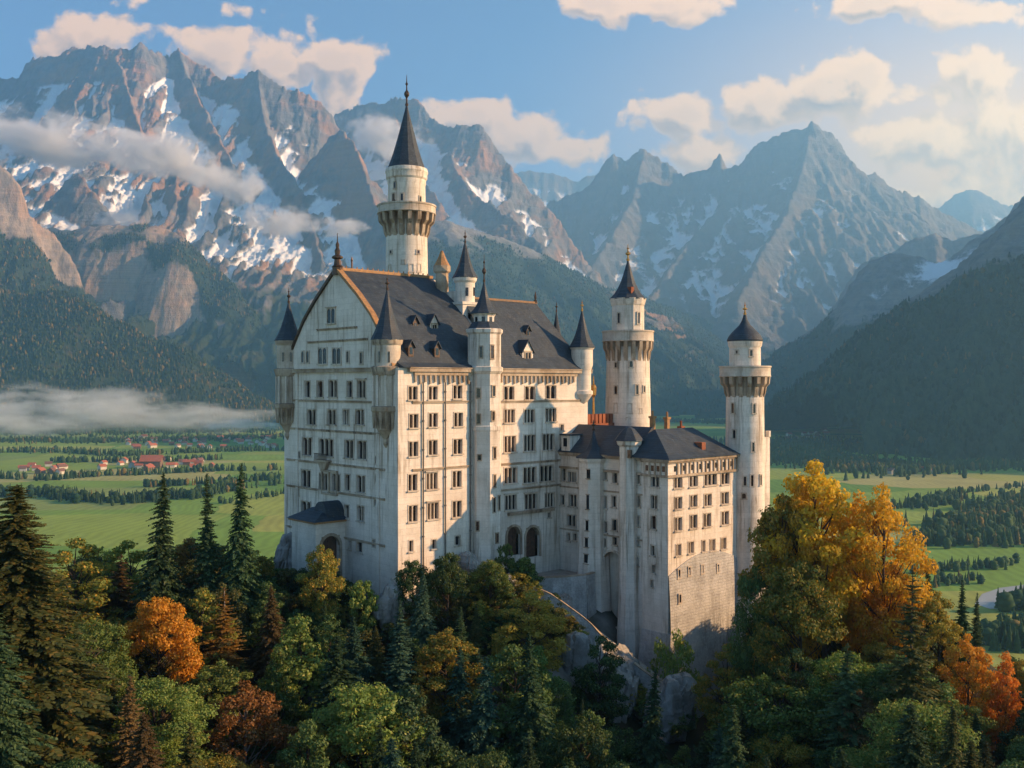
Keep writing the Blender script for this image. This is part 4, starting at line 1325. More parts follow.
        # colonnettes
        k_ = MB()
        for i in range(10):
            a_ = 2 * math.pi * i / 10 + 0.2
            q = (c[0] + (r + 0.04) * math.cos(a_), c[1] + (r + 0.04) * math.sin(a_))
            k_.lathe(q, [(0.16, zlow + 4.6), (0.12, zlow + 4.9), (0.12, ZE - 1.4), (0.18, ZE - 1.0)], 6)
        k_.build('colonnette', M['wall'], o)
        for (x, y, w, h) in pxs:
            p, n = hit_cyl(x, y, c, r * 0.95)
            Yd = to_world(p.x, p.y).y
            pl = Plane((p.x, p.y), (-n.y, n.x), (n.x, n.y))
            g_ = MB(); g_.pbox(pl, -w / 2 * Yd / F, w / 2 * Yd / F, p.z - h / 2 * Yd / F, p.z + h / 2 * Yd / F, -0.3, 0.03)
            g_.build('pane', M['glass'], o)
    turret((0.2, 2.8), 1.95, 6.2, 13.4, 20, 1.6, ((379, 357, 1.8, 11), (389, 357, 1.8, 11)))
    turret((0.2, 29.4), 1.9, 6.9, 13.2, 20, 2.0, ((283, 357, 2, 9), (291, 357, 2, 9)))
    # oriel turret at the far corner of the sunny front
    c = (36.6, 0.4)
    Yc = to_world(*c).y
    zc = lambda y: (384 - y) / F * Yc
    m_ = MB()
    m_.lathe(c, [(0.4, zc(404)), (1.2, zc(399)), (1.75, zc(394)), (1.75, zc(391)), (1.45, zc(390)), (1.45, zc(371)), (1.5, zc(370)), (1.6, zc(368)), (1.75, zc(365)), (1.75, zc(350)), (2.0, zc(348)), (2.0, zc(347))], 18)
    o = m_.build('turret', M['wall'], T, smooth=25)
    spire(o, c, 2.15, zc(347), zc(308), 10, 0.3, 1.3)
    for x in (564, 570):
        p, n = hit_cyl(x, 357, c, 1.75)
        pl = Plane((p.x, p.y), (-n.y, n.x), (n.x, n.y))
        g_ = MB(); g_.pbox(pl, -0.25, 0.25, p.z - 0.35, p.z + 0.35, -0.3, 0.04); g_.build('pane', M['glass'], o)
    c2 = (36.9, 6.5)
    m_ = MB(); m_.lathe(c2, [(1.0, ZE), (1.2, ZE + 3.3), (1.4, ZE + 3.6)], 12); o = m_.build('turret', M['wall'], T, smooth=25)
    spire(o, c2, 1.5, ZE + 3.6, zc(307), 8, 0.25, 1.3, fin_mat='dark_metal')
    # the raised block between the two roofs, with its turret and chimney tower
    m_ = MB(); m_.box(17.2, 21.2, 7.0, 14.0, ZE, 12.2); m_.box(17.0, 21.4, 6.8, 14.2, 12.2, 12.6); m_.box(17.9, 20.2, 8.8, 12.4, 12.6, 14.4)
    o = m_.build('stair_block', M['wall'], T)
    pl = Plane((17.2, 7.0), (1, 0), (0, -1))
    for s in (1.3, 2.8):
        g_ = MB(); g_.pbox(pl, s - 0.25, s + 0.25, 9.2, 10.9, -0.2, 0.03); g_.build('pane', M['glass'], o)
    c = (19.0, 8.6)
    m_ = MB(); m_.lathe(c, [(1.5, 12.6), (1.5, 15.6), (1.75, 15.9), (1.85, 16.3), (1.85, 16.5)], 16); o = m_.build('turret', M['wall'], T, smooth=25)
    spire(o, c, 2.0, 16.5, 22.3, 8, 0.25, 1.6, fin_mat='dark_metal')
    for x in (467, 474):
        p, n = hit_cyl(x, 291, c, 1.5)
        pl = Plane((p.x, p.y), (-n.y, n.x), (n.x, n.y))
        g_ = MB(); g_.pbox(pl, -0.22, 0.22, p.z - 0.75, p.z + 0.55, -0.3, 0.04); g_.build('pane', M['glass'], o)
    c = (17.6, 12.6)
    m_ = MB(); m_.lathe(c, [(1.3, 11.0), (1.05, 14.2), (1.0, 17.3), (1.35, 17.6), (1.35, 18.5), (1.1, 18.6)], 8)
    o = m_.build('chimney', M['trim'], T)
    m_ = MB(); m_.lathe(c, [(1.3, 18.5), (0.9, 19.2), (0.5, 20.1), (0.18, 20.9)], 8); m_.build('chimney_cap', M['ridge'], o)
    # stair tower half way along the sunny front
    c, r = (15.6, 0.1), 2.55
    Yc = to_world(*c).y - 2.4
    zc = lambda y: (384 - y) / F * Yc
    m_ = MB()
    m_.lathe(c, [(3.1, ZB), (2.9, zc(575)), (r, zc(545)), (r, zc(432)), (r + 0.12, zc(430)), (r + 0.12, zc(427)), (r - 0.05, zc(425)), (r - 0.05, zc(374)), (r + 0.3, zc(371)), (r + 0.3, zc(367)), (r, zc(366)), (r, zc(334)), (r + 0.25, zc(332)), (r + 0.3, zc(329)), (r, zc(328))], 8, R(22.5))
    o = m_.build('stair_tower', M['wall'], T)
    for x, y, w, h in ((478.6, 419, 2.6, 9), (493, 416, 2.6, 9), (479.5, 457.5, 2.6, 5), (494.5, 453, 2.2, 11), (494.5, 481, 2, 12), (494, 505, 2, 14), (499, 503, 1.6, 14), (477.5, 526, 2.4, 9), (497, 538, 2.4, 9), (492, 352, 3.4, 13), (481, 352, 2.2, 11), (478.5, 393, 3, 9), (493.5, 391, 3, 10)):
        p, n = hit_cyl(x, y, c, r * 0.95)
        k = round((math.atan2(n.y, n.x)) / R(45)) * R(45)
        nn = Vector((math.cos(k), math.sin(k), 0))
        apo = r * math.cos(R(22.5))
        hp = hit_plane(x, y, Vector((*c, 0)) + nn * apo, nn)
        pl = Plane((hp.x, hp.y), (-nn.y, nn.x), (nn.x, nn.y))
        Yd = to_world(hp.x, hp.y).y
        ww, hh = w * Yd / F * 1.15, h * Yd / F
        g_ = MB()
        for sg in (-1, 1): g_.pbox(pl, sg * (ww / 2 + 0.07) - 0.07, sg * (ww / 2 + 0.07) + 0.07, hp.z - hh / 2, hp.z + hh / 2, -0.1, 0.10)
        for zz in (-1, 1): g_.pbox(pl, -ww / 2 - 0.14, ww / 2 + 0.14, hp.z + zz * (hh / 2 + 0.08) - 0.08, hp.z + zz * (hh / 2 + 0.08) + 0.08, -0.1, 0.13)
        wo = g_.build('window', M['trim'], o)
        g_ = MB(); g_.pbox(pl, -ww / 2, ww / 2, hp.z - hh / 2, hp.z + hh / 2, -0.2, 0.02); g_.build('pane', M['glass'], o)
    m_ = MB(); m_.lathe(c, [(2.75, zc(330)), (1.9, zc(322)), (1.7, zc(321))], 8, R(22.5)); m_.build('skirt_roof', M['slate'], o)
    c = (15.7, 0.3)
    m_ = MB(); m_.lathe(c, [(1.6, zc(331)), (1.6, zc(315)), (1.85, zc(313)), (1.85, zc(311))], 8, R(22.5)); lant = m_.build('lantern', M['wall'], T)
    spire(lant, c, 2.15, zc(312), zc(277), 8, 0.42, 3.6, fin_mat='dark_metal', rot=R(22.5))
    for k in range(8):
        nn = Vector((math.cos(k * R(45)), math.sin(k * R(45)), 0))
        q = Vector((*c, 0)) + nn * 1.6 * math.cos(R(22.5))
        pl = Plane((q.x, q.y), (-nn.y, nn.x), (nn.x, nn.y))
        g_ = MB(); g_.pbox(pl, -0.26, 0.26, zc(326.5), zc(316), -0.2, 0.03); g_.build('pane', M['glass'], lant)
    # down pipes
    for x in (422.5, 444.5, 467.5):
        s, z = RF.px(x, 470)
        if x == 467.5: s = 12.7
        m_ = MB(); m_.tube(RF.p(s, ZE - 1.9, 0.2), RF.p(s, -27.5, 0.2), 0.10, seg=8)
        for k in range(7): m_.tube(RF.p(s, -1 - k * 4, 0.2), RF.p(s, -1.2 - k * 4, 0.2), 0.16, seg=8)
        m_.build('downpipe', M['pipe'], T)
    # balcony under the third row of the gable front
    s, z = GF.px(325.5, 459); 
    m_ = MB(); m_.pbox(GF, s - 1.7, s + 1.7, z - 0.35, z - 0.1, -0.02, 1.0)
    m_.prism([GF.p(s - 1.4, z - 0.35, 0), GF.p(s + 1.4, z - 0.35, 0), GF.p(s + 0.6, z - 1.5, 0), GF.p(s - 0.6, z - 1.5, 0)], GF.n * 0.6)
    o = m_.build('balcony', M['trim'], T)
    m_ = MB()
    m_.pbox(GF, s - 1.7, s + 1.7, z + 0.75, z + 0.86, 0.86, 0.98)
    for i in range(13): m_.pbox(GF, s - 1.68 + i * 0.275, s - 1.62 + i * 0.275, z - 0.1, z + 0.75, 0.89, 0.95)
    m_.build('railing', M['dark_metal'], o)
    # hood over the twin windows in the middle
    s, z = GF.px(330, 470.5)
    m_ = MB()
    m_.pbox(GF, s - 2.1, s + 2.0, GF.px(330, 495)[1], GF.px(330, 495)[1] + 0.3, -0.02, 0.35)
    for d_ in (-2.05, 0.02, 1.95): m_.pbox(GF, s + d_ - 0.11, s + d_ + 0.11, GF.px(330, 495)[1] + 0.3, GF.px(330, 472)[1], -0.02, 0.28)
    m_.pbox(GF, s - 2.2, s + 2.1, GF.px(330, 472)[1], GF.px(330, 472)[1] + 0.3, -0.02, 0.4)
    m_.build('window_bay', M['trim'], T)
    # entrance porch below the gable
    u0, v0, v1 = -4.9, 13.0, 19.6
    zr = -19.6
    m_ = MB()
    ps = Plane((u0, v0), (1, 0), (0, -1))
    s = 2.45; zb, zt = -30.0, zr - 2.2
    hole = (s - 1.5, s + 1.5, zb, zt)
    wall_grid(m_, ps, 0, 4.9, -34, zr - 0.3, [hole], 0.8)
    m_.poly([(u0, v0, -34), (u0, v1, -34), (u0, v1, zr - 0.3), (u0, v0, zr - 0.3)])
    m_.poly([(u0, v1, -34), (0, v1, -34), (0, v1, zr - 0.3), (u0, v1, zr - 0.3)])
    o = m_.build('porch', M['wall'], T)
    dm = MB(); arch_fill(dm, ps, s - 1.5, s + 1.5, zt, 1.5, -0.5, 0.05, 10)
    dm.pbox(ps, s - 1.9, s - 1.5, -31, zt - 1.5, -0.02, 0.12); dm.pbox(ps, s + 1.5, s + 1.9, -31, zt - 1.5, -0.02, 0.12)
    for k in range(12):
        t0, t1 = math.pi * k / 12, math.pi * (k + 1) / 12
        dm.prism([ps.p(s + 1.5 * math.cos(t0), zt - 1.5 + 1.5 * math.sin(t0), 0), ps.p(s + 1.9 * math.cos(t0), zt - 1.5 + 1.9 * math.sin(t0), 0),
                  ps.p(s + 1.9 * math.cos(t1), zt - 1.5 + 1.9 * math.sin(t1), 0), ps.p(s + 1.5 * math.cos(t1), zt - 1.5 + 1.5 * math.sin(t1), 0)], ps.n * 0.14)
    dm.build('arch', M['trim'], o)
    dm = MB()
    for i in range(6): dm.pbox(ps, s - 1.5 + i * 0.5 + 0.01, s - 1.0 + i * 0.5 - 0.01, -31, zt, -0.95, -0.78 + 0.03 * (i % 2))
    dm.build('door_leaf', M['wood'], o)
    m_ = MB(); m_.box(u0 - 0.4, 0, v0 - 0.4, v1 + 0.4, zr - 0.3, zr); m_.build('porch_cornice', M['ridge'], o)
    m_ = MB()
    a = [(u0 - 0.6, v0 - 0.6, zr), (-0.02, v0 - 0.6, zr), (-0.02, v1 + 0.6, zr), (u0 - 0.6, v1 + 0.6, zr)]
    tpz = zr + 1.5
    b2 = [(-2.4, v0 + 1.6, tpz), (-0.02, v0 + 1.6, tpz), (-0.02, v1 - 1.6, tpz), (-2.4, v1 - 1.6, tpz)]
    for i in range(4):
        j = (i + 1) % 4
        m_.poly([a[i], a[j], b2[j], b2[i]])
    m_.poly(b2)
    m_.prism([(0 - 3.0, 14.9 + 1.75 * math.cos(t), zr + 0.5 + 2.1 * math.sin(t)) for t in [math.pi * k / 10 for k in range(11)]], (2.98, 0, 0))
    m_.build('porch_roof', M['slate'], o)
    return T
build_palace()

# ---- the tall round tower behind the ridge
def build_tall_tower():
    c = (18.9, 23.6)
    Y = to_world(*c).y
    z = lambda y: (384 - y) / F * Y
    k = Y / F
    T = castle_thing('castle_tower', (*c, -30.0), 'tallest round watchtower, rising behind the palace ridge under a slender dark spire', 'tower')
    m_ = MB(); m_.lathe(c, [(4.0, -34), (21.5 * k, z(300)), (20.5 * k, z(236)), (20.5 * k, z(222))], 36)
    m_.build('shaft', M['wall'], T, smooth=30)
    corbel_ring(T, c, 20.5 * k, 29.0 * k, z(238), z(215), z(206), 18)
    m_ = MB(); m_.lathe(c, [(19.0 * k, z(212)), (18.6 * k, z(186)), (19.2 * k, z(184)), (19.2 * k, z(181)), (20.6 * k, z(179)), (20.6 * k, z(175)), (21.5 * k, z(173)), (20.5 * k, z(169.5)), (19 * k, z(169))], 32)
    m_.build('upper_drum', M['wall'], T, smooth=30)
    spire(T, c, 19.5 * k, z(170), z(103), 12, 0.12, 28 * k, fin_mat='dark_metal')
    for x, y, w, h in ((393.5, 198, 2.2, 9), (402, 197, 2.2, 7), (420, 201, 2.2, 9), (395, 185, 2, 6)): cyl_window(T, c, 18.7 * k, x, y, w, h)
    for x, y, w, h in ((391, 252, 2.6, 3), (418, 252, 2.6, 3), (390, 268, 3, 5), (411, 268, 4, 7), (419, 268, 3, 7), (403, 262, 2.4, 3)): cyl_window(T, c, 20.6 * k, x, y, w, h, arch=False)
    m_ = MB(); m_.tube((c[0] - 3.2, c[1] - 0.8, z(208)), (c[0] - 3.2, c[1] - 0.8, z(197)), 0.12); m_.lathe((c[0] - 3.2, c[1] - 0.8), [(0.3, z(206)), (0.3, z(203)), (0.05, z(202))], 6)
    m_.build('lightning_mast', M['dark_metal'], T)
build_tall_tower()

# ---- the middle tower behind the lower wing
def build_middle_tower():
    c = (48.1, 0.65)
    Y = to_world(*c).y
    z = lambda y: (384 - y) / F * Y
    k = Y / F
    T = castle_thing('castle_tower', (*c, -38.0), 'stout round tower with ribbed parapet and gilded finial, behind the lower wing', 'tower')
    m_ = MB(); m_.lathe(c, [(24 * k, -40), (23 * k, z(425)), (21.3 * k, z(356)), (21 * k, z(345))], 32)
    m_.build('shaft', M['wall'], T, smooth=30)
    corbel_ring(T, c, 21.0 * k, 25.5 * k, z(362), z(342), z(331), 20)
    m_ = MB(); m_.lathe(c, [(16.3 * k, z(336)), (16.3 * k, z(306)), (17 * k, z(305)), (18 * k, z(301)), (18.6 * k, z(299)), (17 * k, z(298.5))], 12)
    m_.build('upper_drum', M['wall'], T)
    spire(T, c, 18.6 * k, z(299), z(258), 10, 0.36, 14 * k)
    for x, y, w, h in ((619, 318, 2.4, 10), (638.5, 318, 2.4, 11)): cyl_window(T, c, 16.0 * k, x, y, w, h)
    for x, y, w, h in ((616, 365, 2.4, 5), (631, 364, 3, 6), (616, 390, 3, 8), (637, 389.5, 2.4, 9), (644, 389, 2, 6), (616, 408, 3.2, 9), (629.5, 408.5, 4, 9), (640.5, 411, 2, 4), (628, 421, 3, 6)): cyl_window(T, c, 22 * k, x, y, w, h)
    m_ = MB(); pl_p, _n = hit_cyl(631, 290, c, 1.9)
    m_.box(pl_p.x - 0.35, pl_p.x + 0.35, pl_p.y - 0.35, pl_p.y + 0.8, pl_p.z - 0.6, pl_p.z + 0.5); m_.build('dormer', M['brick'], T)
build_middle_tower()

# ---- the lower wing that steps forward on the right
def build_wing():
    U0, V0, U1 = 31.2, -22.1, 47.2
    T = castle_thing('castle_wing', (38.0, -12.0, -44.0), 'lower cream stone wing with slate hipped roof, tall blind arch and rough stone base', 'castle building')
    LF = Plane((U0, 0), (0, -1), (-1, 0))      # faces the gable side
    FF = Plane((U0, V0), (1, 0), (0, -1))      # the sunny end
    CB = Plane((U0 - 0.9, 0), (0, -1), (-1, 0))   # corner block, a step proud
    ZE, ZB, ZBASE = -10.6, -56.0, -26.5
    hl, hf, hc = [], [], []
    def put(pl, holes, x, y, wpx, hpx, L=1, **kw):
        s, z = pl.px(x, y); q = pl.p(s, z); Y = to_world(q.x, q.y).y
        w, h = pl.width(x, y, wpx), hpx * Y / F
        holes.append((s - w / 2, s + w / 2, z - h / 2, z + h / 2))
        window(T, pl, s, z, w, h, L, **kw)
    for a in ((563.8, 474.5, 4, 12, 1), (572.3, 477, 7.5, 10, 3), (562.5, 500, 3.5, 10, 1), (573, 500.5, 7, 12, 2), (571.5, 520.6, 8, 11, 2), (568.5, 537, 3, 8, 1), (575, 537, 3, 7, 1),
              (604.8, 475.6, 4, 8, 1), (615, 478, 4.5, 10, 1), (604.8, 502, 4, 12, 1), (614, 501.5, 4, 11, 1), (604.8, 527, 4.4, 11, 1), (614.5, 525, 4.4, 11, 1), (604.5, 543, 3.6, 8, 1), (615, 541, 4, 8, 1)):
        put(LF, hl, *a)
    for x, y, w, h in ((637, 478, 6, 11), (637, 501, 6, 11), (637, 521, 5, 10), (637, 541, 4.5, 9), (636.5, 561, 4, 9)): put(LF, hl, x, y, w, h, 2 if w > 5 else 1)
    # the tall blind arch
    s0, zt = LF.px(603.5, 550); s1, zb = LF.px(622, 618)
    hl.append((min(s0, s1), max(s0, s1), -36.0, zt))
    sA, sB = min(s0, s1), max(s0, s1)
    for a in ((655, 481.3, 8, 11, 2), (654, 502, 6, 13, 2), (653.5, 522.5, 5, 13, 1), (653, 550.6, 3.4, 10, 1), (653.5, 569, 2.6, 8, 1), (652, 583.5, 2.2, 7, 1)): put(CB, hc, *a)
    for xs, ys, w, h, L in (((678, 693.5, 710.5, 725.2), (482.3, 481, 479.5, 478.5), 8, 11, 2), ((678.4, 693.5, 707.8, 725), (503, 501, 500, 498), 7, 11.5, 2),
                            ((678.4, 693.5, 707.2, 725), (524, 521.5, 520, 518), 7, 13, 2), ((678.4, 691, 703.5, 712.5, 723.5), (550, 547.5, 546, 545, 543.5), 5, 11, 2)):
        for i, (x, y) in enumerate(zip(xs, ys)):
            put(FF, hf, x, y, w + (4 if i == 2 and h < 13 and len(xs) == 4 and y < 490 else 0) - (2 if len(xs) == 5 and i == 2 else 0), h, 1 if len(xs) == 5 and i == 2 else (3 if i == 2 and y < 490 else L))
    m_ = MB()
    wall_grid(m_, LF, -2.0, -V0 - 4.6, ZB, ZE, hl, 0.5)
    wall_grid(m_, FF, -0.9, U1 - U0, ZB, ZE, hf)
    wall_grid(m_, CB, -V0 - 4.6, -V0, ZB, ZE, hc)
    q = -V0 - 4.6
    m_.poly([LF.p(q, ZB), CB.p(q, ZB), CB.p(q, ZE), LF.p(q, ZE)])
    m_.poly([(U1, V0, ZB), (U1, 2, ZB), (U1, 2, ZE), (U1, V0, ZE)])
    m_.poly([(U0, 2, ZB), (U1, 2, ZB), (U1, 2, ZE), (U0, 2, ZE)])
    m_.build('wall', M['wall'], T)
    n_ = MB()
    arch_fill(n_, LF, sA, sB, zt, (sB - sA) / 2, -0.6, 0.03, 10)
    n_.pbox(LF, sA, sB, -38.0, zt, -1.7, -1.3)
    zc_ = zt - (sB - sA) / 2
    for k in range(12):
        t0, t1 = math.pi * k / 12, math.pi * (k + 1) / 12
        r0_, r1_, m0 = (sB - sA) / 2, (sB - sA) / 2 + 0.3, (sA + sB) / 2
        n_.prism([LF.p(m0 + r0_ * math.cos(t0), zc_ + r0_ * math.sin(t0), 0.035), LF.p(m0 + r1_ * math.cos(t0), zc_ + r1_ * math.sin(t0), 0.035),
                  LF.p(m0 + r1_ * math.cos(t1), zc_ + r1_ * math.sin(t1), 0.035), LF.p(m0 + r0_ * math.cos(t1), zc_ + r0_ * math.sin(t1), 0.035)], LF.n * 0.15)
    n_.build('blind_arch', M['surround'], T)
    # slightly battered rough base below the sunny end
    b_ = MB()
    def bp(s, z, o): return FF.p(s, z, o)
    rows = [(-56, 1.9), (-46, 1.15), (-38, 0.65), (-30, 0.35), (ZBASE, 0.14), (ZBASE + 0.02, -0.3)]
    ns = 16
    prof = lambda t: 1.6 * math.exp(-((t - 0.0) / 0.35) ** 2) + 0.9 * math.sin(t * 5.0) * 0.4
    tops = [ZBASE - 1.5 + 3.6 * math.sin(math.pi * (0.10 + 0.75 * i / ns)) for i in range(ns + 1)]
    L0, L1 = -0.9, U1 - U0
    grid = []
    for (z, o) in rows:
        line = []
        for i in range(ns + 1):
            zz = z if z < ZBASE - 0.01 else z + (tops[i] - ZBASE)
            line.append(bp(L0 + (L1 - L0) * i / ns, zz, o))
        grid.append(line)
    for r0, r1 in zip(grid, grid[1:]):
        for i in range(ns): b_.poly([r0[i], r0[i + 1], r1[i + 1], r1[i]])
    # left return of the base, round the corner block
    lrows = [(-56, 1.5), (-46, 0.9), (-40, 0.5), (-35.0, 0.1), (-34.9, -0.3)]
    for (z0, o0), (z1, o1) in zip(lrows, lrows[1:]):
        s_a, s_b = -V0 - 4.6, -V0
        ob0, ob1 = np.interp(z0, [r[0] for r in rows[:5]], [r[1] for r in rows[:5]]), np.interp(z1, [r[0] for r in rows[:5]], [r[1] for r in rows[:5]])
        b_.poly([CB.p(s_a - o0, z0, o0), CB.p(s_b + ob0, z0, o0), CB.p(s_b + ob1, z1, o1), CB.p(s_a - o1, z1, o1)])
        b_.poly([CB.p(s_b + ob0, z0, o0), FF.p(L0, z0, ob0), FF.p(L0, z1, ob1), CB.p(s_b + ob1, z1, o1)])
        b_.poly([CB.p(s_a - o0, z0, o0), CB.p(s_a - o0, z0, -0.9), CB.p(s_a - o1, z1, -0.9), CB.p(s_a - o1, z1, o1)])
    b_.build('foundation', M['base'], T)
    for x, y in ((677.8, 573.5), (688, 571), (701, 569), (716.5, 568), (677.5, 598)):
        s, z = FF.px(x, y)
        out = np.interp(z, [r[0] for r in rows[:5]], [r[1] for r in rows[:5]])
        pl = Plane((U0, V0 - out), (1, 0), (0, -1))
        window(T, pl, s, z, 0.42, 1.15, 1, True, proud=0.16, sill=False)
    # cornices and attic openings
    for pl, a, b in ((FF, -1.3, U1 - U0 + 0.2), (CB, -V0 - 4.8, -V0), (LF, -1, -V0 - 4.8)):
        m_ = MB(); m_.pbox(pl, a, b, ZE - 0.35, ZE, -0.02, 0.45); m_.pbox(pl, a, b, ZE - 0.55, ZE - 0.35, -0.02, 0.25); m_.build('cornice', M['trim'], T)
        m_ = MB(); m_.pbox(pl, a, b, ZE - 2.55, ZE - 2.2, -0.02, 0.3); m_.build('string_course', M['trim'], T)
    for pl, a, b, n in ((FF, 0.2, 15.4, 16), (CB, -V0 - 4.3, -V0 - 0.3, 4)):
        st = (b - a) / n
        for i in range(n):
            s = a + st * (i + 0.5)
            if i % 2 == 0 or n == 4:
                g_ = MB(); g_.pbox(pl, s - 0.25, s + 0.25, ZE - 1.75, ZE - 0.95, -0.2, 0.03); g_.build('pane', M['glass'], T)
            p_ = MB(); p_.pbox(pl, s + st / 2 - 0.12, s + st / 2 + 0.12, ZE - 2.2, ZE - 0.55, -0.02, 0.17); p_.build('pilaster', M['trim'], T)
    for z in (-16.0, -22.6):
        m_ = MB(); m_.pbox(LF, -0.5, 17.5, z - 0.12, z + 0.12, -0.02, 0.14); m_.build('string_course', M['trim'], T)
    # hipped roof of the end block and the ridge running back to the palace
    m_ = MB()
    zr = -6.6
    e = 0.7
    a = [(U0 - 1.5, V0 - e, ZE + 0.03), (U1 + 0.3, V0 - e, ZE + 0.03), (U1 + 0.3, V0 + 11, ZE + 0.03), (U0 - 1.5, V0 + 11, ZE + 0.03)]
    k1, k2 = (U0 + 2.6, V0 + 5.2, zr), (U1 - 4.5, V0 + 5.2, zr)
    m1 = [(U0 - 0.3, V0 + 0.6, ZE + 0.7), (U1 - 0.7, V0 + 0.6, ZE + 0.7), (U1 - 0.7, V0 + 9.8, ZE + 0.7), (U0 - 0.3, V0 + 9.8, ZE + 0.7)]
    for i in range(4):
        j = (i + 1) % 4
        m_.poly([a[i], a[j], m1[j], m1[i]])
    m_.poly([m1[0], m1[1], k2, k1]); m_.poly([m1[1], m1[2], k2]); m_.poly([m1[2], m1[3], k1, k2]); m_.poly([m1[3], m1[0], k1])
    m_.build('roof', M['slate'], T)
    m_ = MB()
    um = U0 + 4.2
    e0, e1 = (U0 - 0.6, 0.0, ZE + 0.06), (U0 - 0.6, V0 + 7.0, ZE + 0.06)
    f0, f1 = (U0 + 9.0, 0.0, ZE + 0.06), (U0 + 9.0, V0 + 7.0, ZE + 0.06)
    g0, g1 = (um, -0.02, zr + 0.2), (um, V0 + 7.0, zr + 0.2)
    m_.poly([e0, e1, g1, g0]); m_.poly([f0, f1, g1, g0]); m_.poly([e1, f1, g1]); m_.poly([e0, f0, g0])
    m_.build('roof', M['slate'], T)
    for cc, x, y in (((U0 + 1.0, -2.6), 565, 470), ((40, -19.5), 701, 447)):
        pass
    # roof hatch and flat-roofed dormer
    pl = Plane((U0 - 0.3, 0), (0, -1), (-1, 0))
    s, z = pl.px(567, 450)
    m_ = MB(); m_.pbox(pl, s - 1.1, s + 0.7, ZE + 0.1, ZE + 2.6, -2.2, 0.1); o = m_.build('dormer', M['wall'], T)
    m_ = MB(); m_.pbox(pl, s - 1.3, s + 0.9, ZE + 2.6, ZE + 2.85, -2.6, 0.35); m_.build('dormer_roof', M['slate'], o)
    m_ = MB(); m_.pbox(pl, s - 0.65, s + 0.1, ZE + 0.9, ZE + 2.2, -0.1, 0.15); m_.build('pane', M['glass'], o)
    hp = hit_plane(701, 447, (U0, V0 + 0.6, ZE + 0.7), (0, -(zr - ZE - 0.7), 4.6))
    m_ = MB(); m_.box(hp.x - 0.45, hp.x + 0.45, hp.y - 0.5, hp.y + 1.2, hp.z - 0.8, hp.z + 0.7); m_.build('dormer', M['brick'], T)
    # half-octagon stair turret with a concave spire
    c, r = (U0, -7.1), 2.35
    Yc = to_world(*c).y - 2.0
    z = lambda y: (384 - y) / F * Yc
    m_ = MB()
    m_.lathe(c, [(3.6, -52), (3.1, z(640)), (2.8, z(610)), (2.6, z(580)), (2.42, z(556)), (2.42, z(549)), (r, z(547)), (r, z(464)), (r + 0.3, z(461)), (r + 0.35, z(457.5))], 8, R(22.5))
    o = m_.build('stair_turret', M['wall'], T)
    spire(o, c, r + 0.5, z(458), z(428), 8, 0.62, 1.2, fin_mat='dark_metal', rot=R(22.5))
    for x, y, w, h in ((588, 474, 3, 9), (587.5, 502, 2.4, 14), (587, 525.6, 2.8, 10), (586.5, 542.5, 3.4, 9), (586, 559, 4, 9)):
        nn = Vector((-math.cos(R(45)), -math.sin(R(45)), 0)) if False else Vector((-1, 0, 0))
        hp = hit_plane(x, y, Vector((*c, 0)) + nn * (r if y < 547 else 2.45) * math.cos(R(22.5)), nn)
        pl = Plane((hp.x, hp.y), (0, -1), (-1, 0))
        Yd = to_world(hp.x, hp.y).y
        ww, hh = w * Yd / F * 1.2, h * Yd / F
        g_ = MB()
        g_.pbox(pl, -ww / 2 - 0.12, ww / 2 + 0.12, hp.z + hh / 2, hp.z + hh / 2 + 0.14, -0.1, 0.1)
        g_.build('lintel', M['trim'], o)
        g_ = MB(); g_.pbox(pl, -ww / 2 - 0.18, ww / 2 + 0.18, hp.z - hh / 2 - 0.14, hp.z - hh / 2, -0.1, 0.16)
        g_.build('sill', M['trim'], o)
        g_ = MB(); g_.pbox(pl, -ww / 2, ww / 2, hp.z - hh / 2, hp.z + hh / 2, -0.2, 0.02); g_.build('pane', M['glass'], o)
    # pier with its own little roof
    sP = LF.px(630, 500)[0]
    c = (U0 - 0.2, -sP)
    Yc = to_world(*c).y - 1.2
    z = lambda y: (384 - y) / F * Yc
    m_ = MB()
    m_.lathe(c, [(2.3, -54), (1.9, z(640)), (1.6, z(600)), (1.52, z(560)), (1.5, z(470)), (1.5, z(447)), (1.85, z(445)), (1.95, z(441)), (1.95, z(440))], 8, R(22.5))
    o = m_.build('pier', M['wall'], T)
    m_ = MB(); m_.lathe(c, [(2.25, z(441)), (2.2, z(440)), (1.5, z(434)), (0.8, z(429)), (0.1, z(426.5))], 8, R(22.5)); m_.build('pier_roof', M['slate'], o)
    for y, h in ((454, 8),):
        nn = Vector((-1, 0, 0)); hp = hit_plane(629, y, Vector((*c, 0)) + nn * 1.5 * math.cos(R(22.5)), nn)
        g_ = MB(); g_.box(hp.x - 0.03, hp.x + 0.3, hp.y - 0.3, hp.y + 0.3, hp.z - 0.6, hp.z + 0.6); g_.build('pane', M['glass'], o)
    # chimneys behind the ridge
    for x, y, w in ((652.5, 417, 4), (667, 418, 4), (681, 427, 3)):
        hp = hit_plane(x, y, (0, -10, 0), (0, -1, 0))
        m_ = MB(); m_.box(hp.x - 0.32, hp.x + 0.32, hp.y - 0.32, hp.y + 0.32, -12, hp.z - 0.2); m_.box(hp.x - 0.45, hp.x + 0.45, hp.y - 0.45, hp.y + 0.45, hp.z - 0.2, hp.z + 0.15)
        m_.tube((hp.x, hp.y, hp.z + 0.1), (hp.x, hp.y, hp.z + 1.0), 0.2, 0.16, 8)
        m_.build('chimney', M['brick'] if w == 3 else M['ridge'], T)
build_wing()

